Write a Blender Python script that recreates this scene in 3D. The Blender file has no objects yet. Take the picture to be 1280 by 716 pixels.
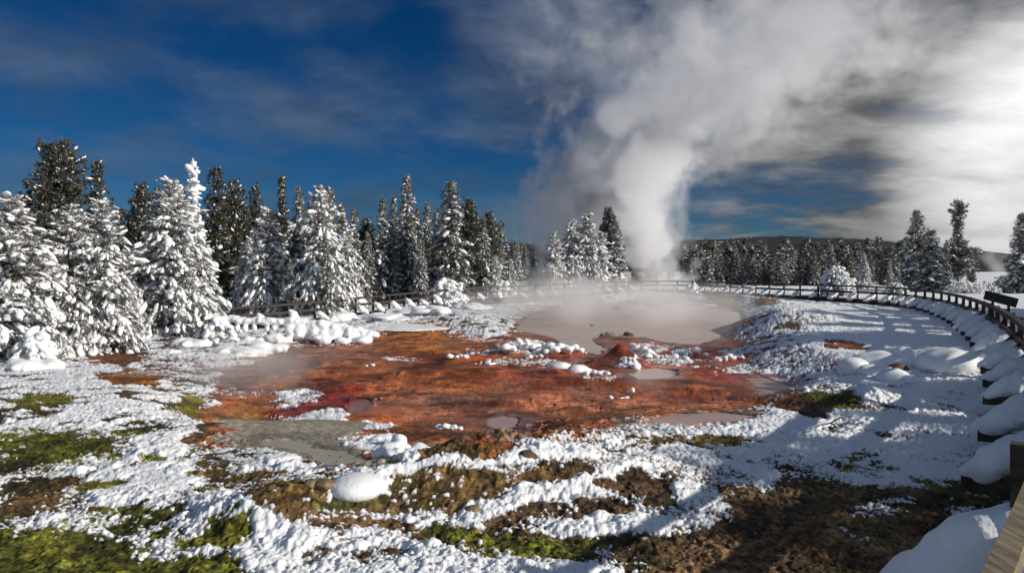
import bpy, math, random
import numpy as np
from mathutils import Vector

SC = bpy.context.scene
COL = SC.collection
F = 914.0            # focal length in photograph pixels (1280 wide)
CZ = 2.6             # eye height above the near ground
HOR = 338.0          # row of the horizon
SUN_AZ, SUN_EL = math.radians(112), math.radians(21)   # azimuth clockwise from +Y, elevation
SUN = Vector((math.sin(SUN_AZ)*math.cos(SUN_EL), math.cos(SUN_AZ)*math.cos(SUN_EL), math.sin(SUN_EL)))

# ------------------------------------------------------------------ noise
def _h(i, j, s):
    n = (i.astype(np.int64)*374761393 + j.astype(np.int64)*668265263 + s*1442695041) & 0xffffffff
    n = ((n ^ (n >> 13))*1274126177) & 0xffffffff
    n = ((n ^ (n >> 16))*2246822519) & 0xffffffff
    return ((n ^ (n >> 15)) & 0xffffff)/float(0xffffff)
def vnoise(x, y, s=0):
    i = np.floor(x); j = np.floor(y); fx = x-i; fy = y-j
    fx = fx*fx*fx*(fx*(fx*6-15)+10); fy = fy*fy*fy*(fy*(fy*6-15)+10)
    a = _h(i, j, s); b = _h(i+1, j, s); c = _h(i, j+1, s); d = _h(i+1, j+1, s)
    return (a*(1-fx)+b*fx)*(1-fy) + (c*(1-fx)+d*fx)*fy
def fbm(x, y, s=0, o=4):
    v = 0; a = .5; t = 0
    for k in range(o):
        v = v + a*vnoise(x, y, s+k*17); t += a; a *= .5
        x, y = x*1.6+y*1.2+3.7, y*1.6-x*1.2+9.1
    return v/t
def worley(x, y, s=0):
    i0 = np.floor(x); j0 = np.floor(y)
    best = np.full(x.shape, 9.0); rnd = np.zeros(x.shape)
    for di in (-1, 0, 1):
        for dj in (-1, 0, 1):
            i = i0+di; j = j0+dj
            px = i+.1+.8*_h(i, j, s); py = j+.1+.8*_h(i, j, s+5)
            d = (x-px)**2+(y-py)**2
            m = d < best
            best = np.where(m, d, best); rnd = np.where(m, _h(i, j, s+9), rnd)
    return np.sqrt(best), rnd
def sstep(x, a, b):
    t = np.clip((x-a)/(b-a), 0, 1)
    return t*t*(3-2*t)
def poly_sd(X, Y, pts):
    """signed distance to a polygon, positive inside"""
    P = np.array(pts, float); d = np.full(X.shape, 1e12); ins = np.zeros(X.shape, bool)
    for k in range(len(P)):
        ax, ay = P[k]; bx, by = P[(k+1) % len(P)]
        ex, ey = bx-ax, by-ay
        t = np.clip(((X-ax)*ex+(Y-ay)*ey)/(ex*ex+ey*ey+1e-12), 0, 1)
        d = np.minimum(d, (X-ax-t*ex)**2+(Y-ay-t*ey)**2)
        if ay != by:
            c = (ay > Y) != (by > Y)
            ins ^= c & (X < ex*(Y-ay)/(by-ay)+ax)
    d = np.sqrt(d)
    return np.where(ins, d, -d)

# ------------------------------------------------------------------ materials
def mat(name):
    m = bpy.data.materials.new(name); m.use_nodes = True
    nt = m.node_tree
    return m, nt, nt.nodes['Principled BSDF']
def nd(nt, t, **k):
    n = nt.nodes.new(t)
    for a, b in k.items(): setattr(n, a, b)
    return n
def noise_mat(name, c1, c2, scale=6, rough=.8, bump=.3, bscale=None, detail=6, spec=.3, dist=.03):
    m, nt, p = mat(name)
    tc = nd(nt, 'ShaderNodeTexCoord')
    n = nd(nt, 'ShaderNodeTexNoise'); n.inputs['Scale'].default_value = scale; n.inputs['Detail'].default_value = detail
    nt.links.new(tc.outputs['Object'], n.inputs['Vector'])
    r = nd(nt, 'ShaderNodeValToRGB'); r.color_ramp.elements[0].position = .35; r.color_ramp.elements[1].position = .65
    r.color_ramp.elements[0].color = (*c1, 1); r.color_ramp.elements[1].color = (*c2, 1)
    nt.links.new(n.outputs['Fac'], r.inputs['Fac']); nt.links.new(r.outputs['Color'], p.inputs['Base Color'])
    p.inputs['Roughness'].default_value = rough; p.inputs['Specular IOR Level'].default_value = spec
    if bump:
        n2 = nd(nt, 'ShaderNodeTexNoise'); n2.inputs['Scale'].default_value = bscale or scale*4; n2.inputs['Detail'].default_value = 5
        nt.links.new(tc.outputs['Object'], n2.inputs['Vector'])
        b = nd(nt, 'ShaderNodeBump'); b.inputs['Strength'].default_value = bump; b.inputs['Distance'].default_value = dist
        nt.links.new(n2.outputs['Fac'], b.inputs['Height']); nt.links.new(b.outputs['Normal'], p.inputs['Normal'])
    return m
M = {}
M['snow'] = noise_mat('snow', (.78, .80, .83), (.86, .87, .88), 3, .65, .35, 22, spec=.25)
M['snow_far'] = noise_mat('frosted_snow', (.58, .60, .63), (.78, .79, .80), 3, .7, .4, 12, spec=.2, dist=.08)
M['needles'] = noise_mat('dark_needles', (.022, .026, .014), (.12, .112, .085), 4.5, .7, 0)
M['needles_brown'] = noise_mat('frosted_needles', (.05, .046, .024), (.52, .51, .49), 5.5, .75, 0)
M['needles_mid'] = noise_mat('rimed_needles', (.028, .032, .018), (.34, .335, .31), 4.5, .75, 0)
M['needles_far'] = noise_mat('far_needles', (.05, .055, .045), (.30, .29, .25), .9, .75, 0)
M['bark'] = noise_mat('bark', (.045, .032, .022), (.12, .09, .065), 9, .9, .6)
M['wood_dark'] = noise_mat('wet_dark_timber', (.028, .020, .015), (.075, .052, .036), 7, .75, .5, 30, dist=.01)
M['rock'] = noise_mat('tan_rock', (.10, .065, .035), (.28, .20, .12), 7, .85, .8, 20)
M['rock_dark'] = noise_mat('brown_sinter_rock', (.045, .028, .016), (.17, .11, .06), 5, .85, .9, 16)
M['sign'] = noise_mat('dark_sign_back', (.02, .018, .016), (.05, .042, .035), 8, .6, .2)
def grain_wood():
    m, nt, p = mat('weathered_rail_wood')
    g = nd(nt, 'ShaderNodeTexCoord')
    mp = nd(nt, 'ShaderNodeMapping'); mp.inputs['Rotation'].default_value = (0, 0, math.radians(38)); mp.inputs['Scale'].default_value = (24, 2.0, 24)
    n = nd(nt, 'ShaderNodeTexNoise'); n.inputs['Scale'].default_value = 1.6; n.inputs['Detail'].default_value = 7; n.inputs['Roughness'].default_value = .65
    r = nd(nt, 'ShaderNodeValToRGB')
    e = r.color_ramp.elements
    e[0].position = .3; e[0].color = (.055, .04, .028, 1); e[1].position = .72; e[1].color = (.34, .28, .18, 1)
    x = e.new(.5); x.color = (.19, .15, .095, 1)
    nt.links.new(g.outputs['Object'], mp.inputs['Vector']); nt.links.new(mp.outputs['Vector'], n.inputs['Vector'])
    nt.links.new(n.outputs['Fac'], r.inputs['Fac']); nt.links.new(r.outputs['Color'], p.inputs['Base Color'])
    b = nd(nt, 'ShaderNodeBump'); b.inputs['Strength'].default_value = .7; b.inputs['Distance'].default_value = .006
    nt.links.new(n.outputs['Fac'], b.inputs['Height']); nt.links.new(b.outputs['Normal'], p.inputs['Normal'])
    p.inputs['Roughness'].default_value = .75
    return m
M['rail_wood'] = grain_wood()

# ------------------------------------------------------------------ mesh building
def mesh_np(name, V, T, m=None, smooth=True):
    me = bpy.data.meshes.new(name)
    V = np.asarray(V, np.float32); T = np.asarray(T, np.int32)
    k = T.shape[1]
    me.vertices.add(len(V)); me.vertices.foreach_set('co', V.ravel())
    me.loops.add(T.size); me.loops.foreach_set('vertex_index', T.ravel())
    me.polygons.add(len(T))
    me.polygons.foreach_set('loop_start', np.arange(0, T.size, k, dtype=np.int32))
    me.polygons.foreach_set('use_smooth', np.full(len(T), smooth))
    me.update(calc_edges=True)
    if m is not None: me.materials.append(m)
    return me
def obj(name, me, parent=None, loc=(0, 0, 0)):
    o = bpy.data.objects.new(name, me); COL.objects.link(o); o.location = loc
    if parent is not None: o.parent = parent
    return o
def tag(o, label=None, cat=None, group=None, kind=None):
    if label: o['label'] = label
    if cat: o['category'] = cat
    if group: o['group'] = group
    if kind: o['kind'] = kind
    return o
def empty(name, loc, rz=0, s=1):
    o = bpy.data.objects.new(name, None); COL.objects.link(o)
    o.location = loc; o.rotation_euler = (0, 0, rz)
    o.scale = (s, s, s) if not isinstance(s, tuple) else s
    o.empty_display_size = .2
    return o
def copy_tree(src, loc, rz=0, s=1):
    c = src.copy(); COL.objects.link(c)
    c.location = loc; c.rotation_euler = (0, 0, rz); c.scale = (s, s, s) if not isinstance(s, tuple) else s
    for ch in KIDS.get(src.name, ()):
        d = ch.copy(); COL.objects.link(d); d.parent = c
    return c
KIDS = {}

def ico(sub):
    import bmesh
    bm = bmesh.new(); bmesh.ops.create_icosphere(bm, subdivisions=sub, radius=1)
    V = np.array([v.co[:] for v in bm.verts]); T = np.array([[v.index for v in f.verts] for f in bm.faces])
    bm.free(); return V, T
ICO1, ICO2, ICO3, ICO4 = ico(1), ico(2), ico(3), ico(4)

def frames(dirs):
    """orthonormal frames (N,3,3) whose first column is dirs"""
    d = dirs/np.maximum(np.linalg.norm(dirs, axis=1, keepdims=True), 1e-9)
    up = np.tile(np.array([0, 0, 1.0]), (len(d), 1)); up[np.abs(d[:, 2]) > .95] = (1, 0, 0)
    s = np.cross(up, d); s /= np.linalg.norm(s, axis=1, keepdims=True)
    u = np.cross(d, s)
    return np.stack([d, s, u], axis=2)
def blobs(P, D, S, rs, base=ICO2, lump=.22):
    """lumpy ellipsoids: centres P, long axis D, half sizes S (N,3)"""
    V0, T0 = base; n = len(P); k = len(V0)
    R = frames(D)
    disp = np.ones((n, k))
    for q in range(3):
        w = rs.normal(size=(n, 3))*(1.6+q*1.3); ph = rs.uniform(0, 6.28, (n, 1))
        disp += lump/(1+q*.6)*np.sin(w @ V0.T + ph)
    L = V0[None]*disp[..., None]*S[:, None, :]
    V = np.einsum('nij,nkj->nki', R, L)+P[:, None, :]
    T = (T0[None]+(np.arange(n)*k)[:, None, None]).reshape(-1, 3)
    return V.reshape(-1, 3), T
def tufts(P, D, Ln, rs, per=9, w=.018, spread=.8):
    """sprays of thin needle blades"""
    n = len(P); N = n*per
    Pp = np.repeat(P, per, 0); Dd = np.repeat(D/np.maximum(np.linalg.norm(D, axis=1, keepdims=True), 1e-9), per, 0)
    L = np.repeat(Ln, per)*rs.uniform(.6, 1.25, N)
    d = Dd+rs.normal(size=(N, 3))*spread; d /= np.linalg.norm(d, axis=1, keepdims=True)
    s = np.cross(d, rs.normal(size=(N, 3))); s /= np.linalg.norm(s, axis=1, keepdims=True)
    b = Pp-Dd*(L*.25)[:, None]
    ww = (w*rs.uniform(.7, 1.5, N)*(L/np.mean(L)))[:, None]
    V = np.stack([b, b+d*(L*.55)[:, None]+s*ww, b+d*L[:, None], b+d*(L*.55)[:, None]-s*ww], 1).reshape(-1, 3)
    Q = np.arange(N*4).reshape(N, 4)
    return V, Q
def tube(pts, rad, n=8, cap=True):
    P = np.array(pts, float); R = np.broadcast_to(np.array(rad, float), (len(P),))
    t = np.gradient(P, axis=0); fr = frames(t)
    a = np.linspace(0, 2*math.pi, n, endpoint=False)
    V = P[:, None]+R[:, None, None]*(np.cos(a)[None, :, None]*fr[:, None, :, 1]+np.sin(a)[None, :, None]*fr[:, None, :, 2])
    T = []
    m = len(P)
    for i in range(m-1):
        for j in range(n):
            T.append((i*n+j, i*n+(j+1) % n, (i+1)*n+(j+1) % n, (i+1)*n+j))
    V = V.reshape(-1, 3)
    if cap:
        c0, c1 = len(V), len(V)+1
        V = np.vstack([V, P[:1], P[-1:]])
        for j in range(n):
            T.append((c0, (j+1) % n, j, j)); T.append((c1, (m-1)*n+j, (m-1)*n+(j+1) % n, (m-1)*n+(j+1) % n))
    return V, np.array(T)
def tris(Q):
    Q = np.asarray(Q)
    if Q.shape[1] == 3: return Q
    a = Q[:, [0, 1, 2]]; b = Q[:, [0, 2, 3]]
    T = np.vstack([a, b])
    return T[(T[:, 0] != T[:, 1]) & (T[:, 1] != T[:, 2]) & (T[:, 0] != T[:, 2])]
def join(parts):
    Vs, Ts, o = [], [], 0
    for V, T in parts:
        Vs.append(V); Ts.append(tris(T)+o); o += len(V)
    return np.vstack(Vs), np.vstack(Ts)
def remeshed(o, vox, smooth=6):
    r = o.modifiers.new('union', 'REMESH'); r.mode = 'VOXEL'; r.voxel_size = vox; r.use_smooth_shade = True
    s = o.modifiers.new('soften', 'SMOOTH'); s.iterations = smooth; s.factor = .5
    return o

# ------------------------------------------------------------------ terrain shape (plan: camera at the origin looking along +Y)
def px_plane(px, py, drop):
    D = F*drop/(py-HOR); return ((px-640)/F*D, D)
MUD_PX = [(285, 462), (318, 446), (372, 430), (440, 426), (480, 414), (530, 404), (565, 412), (600, 424), (636, 420), (640, 402), (660, 388), (720, 380),
          (860, 377), (925, 385), (940, 400), (925, 418), (940, 440), (950, 460), (985, 478), (1003, 490), (965, 510), (925, 524), (870, 529), (810, 531),
          (760, 540), (700, 546), (640, 556), (612, 580), (545, 580), (480, 590), (430, 596), (370, 572), (262, 552), (255, 520), (262, 490)]
BASIN = [px_plane(x, y, 3.45) for x, y in MUD_PX]
BUMPS = []   # (x, y, height, sx, sy, rot)
def zbase(X, Y):
    z = -.62*sstep(Y, 9, 30)*(1-sstep(X, -4, 16))
    z = z*(1-sstep(Y, 95, 160))
    sd = poly_sd(X, Y, BASIN)
    z = z-(.75+z*.85)*sstep(sd, -1.6-Y*.02, 1.3)
    z = z+.16*(fbm(X/6+31, Y/6+7, 3, 3)-.5)*sstep(Y, 3, 8)*(1-.72*sstep(sd, -.5, 1))
    for (bx, by, h, sx, sy, rot) in BUMPS:
        c, s = math.cos(rot), math.sin(rot)
        u = ((X-bx)*c+(Y-by)*s)/sx; v = (-(X-bx)*s+(Y-by)*c)/sy
        z = z+h*np.exp(-(u*u+v*v))
    return z
def zt(x, y): return float(zbase(np.array([x], float), np.array([y], float))[0])
def world(px, py, it=14):
    D = F*CZ/(py-HOR)
    for _ in range(it):
        x = (px-640)/F*D
        D = .5*D+.5*min(F*(CZ-zt(x, D))/(py-HOR), 900)
    x = (px-640)/F*D
    return x, D, zt(x, D)
def bump(px, py, h, sx, sy, rot=0):
    x, y, _ = world(px, py); BUMPS.append((x, y, h, sx, sy, rot))
NB = []
for a in [(600, 470, .2, .9, .7, .3), (530, 470, .18, 1.3, .6, 0), (640, 505, .14, .7, .5, 0), (500, 500, .12, .8, .5, .2), (720, 515, .12, .9, .4, .2), (860, 490, .16, 1.0, .6, 0), (900, 470, .15, 1.2, .8, 0), (560, 540, .10, .6, .3, 0), (590, 450, .22, 1.2, .6, .2), (740, 480, .14, 1.2, .6, 0), (400, 470, .14, 1.2, .8, 0), (350, 470, .1, 1, .7, 0), (620, 560, .14, .5, .25, .2), (800, 508, .10, .9, .4, .1), (560, 612, .38, 1.9, .8, .25), (700, 600, .2, 1.6, .9, .3), (985, 398, .55, 3.2, 5, 0), (1190, 455, .38, 1.5, 2.2, .3), (1050, 500, .25, 1.4, 1.2, 0),
          (905, 376, .55, 1.6, 2.2, 0), (952, 381, .5, 1.5, 1.6, 0), (850, 640, .14, 2, 1, 0), (350, 655, .3, .75, .5, .2), (120, 560, .12, 1.5, 1.0, 0),
          (776, 452, .62, .55, .55, 0), (772, 458, .3, 1.5, 1.0, 0), (660, 436, .34, 1.6, 1.6, 0), (705, 444, .2, 1.3, 1.5, 0), (436, 488, .16, .7, .8, 0),
          (540, 432, .25, 2.6, 2.2, 0), (640, 443, .22, 1.4, 1.0, 0), (690, 470, .2, 1.6, 1.4, 0), (830, 470, .16, 2.0, 1.4, 0), (680, 496, .14, 1.0, .8, 0), (740, 418, .3, 2.6, 2.4, 0), (860, 440, .2, 3, 1.6, 0),
          (420, 505, .12, .8, 1.2, 0), (368, 548, -.12, .26, .3, 0), (342, 534, -.16, .32, .34, 0), (318, 545, .08, .5, .5, 0), (355, 541, .06, .5, .5, 0), (570, 400, .45, 4.5, 6, 0), (800, 374, .35, 6, 3, 0), (690, 560, .2, 1.8, .5, .3), (420, 460, .16, 2.2, 1.6, 0), (560, 480, .14, 1.6, 1.6, 0), (460, 455, .14, 1.5, 2, 0)]:
    bx, by, _ = world(a[0], a[1]); NB.append((bx, by)+tuple(a[2:]))
BUMPS += NB

# ---- painted fields of the ground: where snow lies, what the soil is made of
WARP = 1
SNOW = []      # (polygon px, value, softness px)
SNOW += [(MUD_PX, 0.0, 7)]
def E(cx, cy, rx, ry, n=14): return [(cx+rx*math.cos(6.2832*k/n), cy+ry*math.sin(6.2832*k/n)) for k in range(n)]
SNOW += [
 ([(-400, 560), (20, 540), (140, 538), (172, 556), (160, 580), (110, 600), (130, 630), (205, 650), (260, 690), (320, 722), (330, 780), (-400, 780)], .42, 12),
 ([(-300, 552), (60, 546), (150, 545), (168, 562), (120, 572), (60, 588), (-300, 600)], .02, 9),
 ([(20, 590), (100, 590), (120, 625), (60, 640), (10, 630)], .18, 9),
 ([(-300, 655), (60, 655), (130, 668), (200, 688), (280, 697), (315, 725), (320, 790), (-300, 790)], .01, 9),
 ([(110, 625), (230, 640), (270, 672), (200, 676), (130, 660)], .62, 8),
 (E(40, 501, 50, 7), .03, 4), (E(-40, 520, 60, 8), .1, 5),
 ([(88, 440), (125, 435), (170, 437), (186, 448), (160, 458), (110, 455)], 0, 3),
 ([(115, 468), (180, 464), (210, 472), (190, 482), (135, 482)], 0, 3),
 ([(175, 446), (255, 450), (275, 468), (225, 470), (180, 462)], .25, 4),
 ([(212, 493), (245, 490), (262, 520), (275, 545), (250, 552), (205, 547), (240, 534), (222, 515)], .05, 4),
 ([(262, 560), (330, 562), (400, 580), (425, 600), (455, 618), (440, 640), (385, 652), (330, 642), (270, 618), (235, 600), (250, 575)], .38, 8),
 ([(330, 566), (400, 574), (416, 592), (370, 594), (335, 582)], .9, 4),
 ([(240, 645), (285, 640), (300, 660), (285, 690), (245, 676)], .02, 6),
 ([(385, 640), (440, 628), (480, 604), (540, 590), (640, 582), (715, 574), (735, 586), (640, 612), (600, 642), (520, 650), (440, 652)], .03, 6),
 ([(455, 596), (490, 600), (525, 598), (495, 612), (450, 628), (420, 624)], .9, 4),
 ([(612, 582), (690, 562), (790, 552), (860, 546), (800, 566), (720, 580)], .22, 6),
 ([(640, 572), (690, 556), (760, 548), (730, 560), (680, 574)], .9, 4),
 ([(560, 655), (640, 662), (720, 668), (790, 690), (770, 712), (690, 700), (620, 690), (540, 676)], .08, 6),
 ([(400, 655), (520, 655), (590, 668), (560, 680), (470, 672)], .15, 5),
 (E(775, 600, 40, 12), .1, 6), (E(730, 632, 38, 9), .15, 6), (E(828, 612, 30, 12), .12, 6),
 ([(928, 610), (960, 582), (1010, 588), (1040, 598), (1125, 604), (1230, 588), (1420, 575), (1500, 790), (820, 790), (790, 716), (815, 690), (835, 672), (900, 662), (955, 645)], .02, 8),
 ([(1060, 618), (1105, 616), (1122, 640), (1080, 645)], .45, 6), ([(775, 672), (825, 668), (832, 716), (790, 730), (760, 716)], .75, 7),
 (E(1000, 634, 14, 3), .5, 3), (E(1195, 640, 18, 9), .4, 6),
 (E(890, 552, 40, 8), .22, 5), (E(935, 556, 28, 5), .3, 5), (E(1040, 540, 16, 9), .2, 4), (E(1120, 548, 30, 6), .45, 5),
 ([(960, 522), (985, 500), (1020, 488), (1062, 484), (1072, 499), (1030, 512), (990, 526)], .06, 4),
 (E(1050, 432, 28, 5), 0, 3), ([(935, 415), (1000, 420), (1050, 440), (1070, 465), (1010, 470), (960, 460)], .72, 10),
 ([(1000, 572), (1100, 568), (1120, 592), (1040, 596)], .4, 6),
 ([(1130, 560), (1240, 540), (1260, 575), (1180, 590)], .8, 10),
 (E(700, 455, 34, 3), .5, 3), (E(660, 452, 26, 3), .5, 3), (E(850, 452, 44, 4), .55, 3.5), (E(920, 462, 26, 6), .4, 4), (E(500, 448, 30, 2.5), .35, 3), (E(590, 440, 24, 4), .5, 3), (E(760, 470, 26, 3), .35, 3), (E(300, 490, 34, 6), .5, 4), (E(250, 478, 30, 5), .6, 4), (E(960, 440, 26, 8), .65, 4), (E(640, 452, 40, 4), .35, 3),
 # crusts of snow on the mud
 ([(342, 492), (372, 484), (405, 492), (400, 506), (352, 510)], .8, 4),
 ([(352, 515), (420, 516), (440, 523), (432, 535), (475, 552), (512, 574), (505, 588), (470, 576), (420, 548), (365, 534)], .86, 4),
 ([(452, 498), (478, 501), (476, 512), (440, 522), (430, 518), (466, 509)], .8, 2.5),
 ([(606, 437), (640, 424), (690, 430), (722, 438), (690, 442), (640, 441)], .82, 3),
 ([(545, 412), (600, 424), (640, 420), (645, 404), (600, 395), (540, 400)], .93, 5),
 ([(782, 435), (812, 430), (838, 436), (800, 444)], .75, 3), ([(778, 444), (800, 446), (795, 458), (775, 456)], .75, 2.5),
 ([(820, 444), (868, 436), (885, 440), (850, 448)], .6, 3), ([(900, 440), (930, 436), (940, 446), (910, 450)], .5, 3),
 ([(855, 462), (900, 452), (915, 468), (870, 470)], .10, 6),
 (E(905, 372, 22, 7), .12, 4), (E(955, 378, 20, 5), .15, 4), (E(900, 386, 46, 7), .35, 6), (E(790, 380, 22, 3), .2, 3),
 (E(985, 408, 22, 4), .15, 3), (E(990, 398, 40, 5), .7, 6),
]
SOIL = [  # (polygon px, colour, softness)
 ([(-400, 530), (170, 530), (330, 640), (330, 790), (-400, 790)], (.078, .078, .010), 20),
 ([(20, 585), (110, 588), (130, 630), (60, 650), (0, 640)], (.060, .034, .014), 14),
 ([(212, 490), (250, 488), (260, 520), (240, 530)], (.12, .11, .012), 6),
 ([(240, 640), (300, 640), (300, 690), (240, 680)], (.11, .10, .010), 8),
 (E(40, 501, 55, 9), (.11, .105, .012), 5),
 ([(88, 438), (190, 436), (190, 460), (100, 458)], (.13, .05, .014), 5), ([(115, 466), (210, 464), (215, 484), (130, 484)], (.24, .085, .016), 5),
 ([(175, 444), (260, 448), (280, 470), (200, 470)], (.10, .025, .014), 5),
 (MUD_PX, (.31, .090, .030), 10),
 ([(285, 462), (330, 440), (400, 426), (420, 450), (330, 490), (260, 500)], (.21, .09, .045), 14),
 ([(470, 415), (535, 400), (600, 425), (560, 450), (480, 440)], (.38, .128, .022), 10),
 ([(480, 440), (700, 445), (740, 470), (600, 490), (470, 470)], (.24, .072, .015), 16),
 ([(500, 500), (700, 490), (960, 505), (800, 530), (620, 550), (520, 545)], (.34, .120, .056), 18),
 ([(560, 440), (700, 448), (960, 450), (985, 488), (900, 505), (760, 500), (600, 480)], (.28, .070, .022), 18),
 ([(820, 440), (900, 432), (950, 455), (930, 485), (870, 470)], (.26, .030, .014), 10),
 ([(640, 440), (760, 430), (900, 430), (860, 450), (760, 470), (690, 460)], (.27, .060, .028), 10),
 ([(850, 440), (950, 440), (1000, 485), (930, 500)], (.24, .042, .020), 12),
 ([(340, 488), (430, 485), (440, 500), (470, 505), (430, 525), (340, 520)], (.20, .022, .014), 6),
 ([(410, 478), (450, 478), (460, 492), (410, 494)], (.20, .03, .014), 5),
 ([(270, 512), (350, 500), (345, 520), (262, 530)], (.30, .115, .02), 5),
 ([(262, 528), (330, 522), (380, 538), (480, 575), (470, 592), (400, 575), (300, 556)], (.37, .32, .26), 4),
 ([(520, 552), (600, 570), (600, 590), (470, 596), (490, 570)], (.14, .085, .030), 8),
 (E(628, 527, 30, 9), (.44, .29, .25), 5), (E(640, 545, 36, 8), (.36, .20, .15), 6), ([(760, 532), (830, 520), (930, 515), (930, 526), (830, 534)], (.42, .27, .23), 5),
 ([(930, 470), (960, 470), (1002, 488), (960, 500)], (.40, .25, .21), 6), (E(820, 468, 38, 9), (.40, .20, .16), 5), (E(740, 488, 40, 8), (.24, .085, .045), 8),
 (E(460, 514, 30, 6), (.30, .14, .11), 4), (E(565, 500, 40, 12), (.26, .10, .05), 8),
 ([(640, 418), (660, 388), (860, 376), (930, 385), (930, 400), (900, 428), (740, 420)], (.34, .22, .17), 6),
 ([(265, 560), (330, 562), (430, 600), (460, 620), (330, 645), (240, 600)], (.085, .050, .016), 10),
 ([(385, 640), (440, 625), (480, 610), (470, 635), (440, 652)], (.045, .05, .010), 8),
 ([(480, 604), (540, 590), (640, 582), (735, 576), (640, 612), (600, 642), (520, 650)], (.105, .060, .022), 8),
 ([(560, 655), (790, 680), (770, 716), (540, 690)], (.085, .085, .010), 10),
 ([(860, 545), (960, 548), (930, 562), (850, 560)], (.10, .075, .014), 8), ([(1010, 484), (1072, 482), (1072, 502), (1000, 508)], (.10, .10, .012), 5),
 ([(985, 500), (1010, 488), (1020, 510), (960, 526)], (.07, .022, .014), 5), (E(1050, 432, 32, 7), (.15, .045, .022), 4),
 ([(940, 420), (1040, 440), (1060, 470), (960, 465)], (.12, .03, .03), 10),
 ([(1000, 570), (1110, 566), (1130, 595), (1040, 600)], (.10, .09, .012), 8), ([(1150, 580), (1260, 570), (1280, 640), (1180, 650)], (.06, .062, .010), 16),
 (E(905, 372, 26, 9), (.13, .10, .06), 4), (E(955, 378, 24, 7), (.12, .085, .05), 4), (E(900, 388, 50, 9), (.12, .07, .05), 6),
]

POOLS = [(nm, pts, float(np.median([world(x, y)[2] for x, y in pts]))+dz, c1, c2, rough) for nm, pts, dz, c1, c2, rough in [
 ('hot_spring_water', [(640, 412), (662, 394), (720, 386), (800, 383), (870, 383), (928, 390), (932, 403), (905, 422), (870, 431), (830, 428), (800, 421), (760, 419), (740, 424), (762, 436), (745, 444), (715, 436), (690, 422)], .0, (.46, .36, .315), (.54, .44, .39), .38),
 ('mud_water', [(330, 552), (370, 548), (410, 556), (440, 562), (474, 572), (478, 582), (452, 590), (415, 579), (365, 566)], .0, (.36, .32, .26), (.43, .39, .33), .3),
 ('puddle', [(608, 524), (628, 519), (648, 522), (646, 532), (628, 537), (610, 533)], 0, (.46, .30, .26), (.50, .36, .32), .12),
 ('puddle', [(780, 530), (820, 522), (850, 517), (900, 515), (938, 518), (925, 526), (870, 531)], 0, (.36, .22, .18), (.42, .28, .24), .3),
 ('puddle', [(930, 472), (955, 472), (985, 482), (1000, 489), (970, 494), (950, 484)], 0, (.34, .19, .16), (.38, .24, .20), .3),
 ('puddle', [(432, 507), (440, 499), (460, 498), (470, 504), (462, 512), (440, 517)], 0, (.30, .13, .10), (.36, .18, .15), .16),
 ('puddle', [(788, 468), (800, 462), (820, 460), (848, 464), (840, 473), (800, 475)], 0, (.42, .22, .17), (.46, .27, .23), .16)]]
def hull(P):
    pts = sorted(map(tuple, np.asarray(P).tolist())); out = []
    for seq in (pts, pts[::-1]):
        h = []
        for p in seq:
            while len(h) > 1 and (h[-1][0]-h[-2][0])*(p[1]-h[-2][1])-(h[-1][1]-h[-2][1])*(p[0]-h[-2][0]) <= 0: h.pop()
            h.append(p)
        out += h[:-1]
    return np.array(out)
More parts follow.
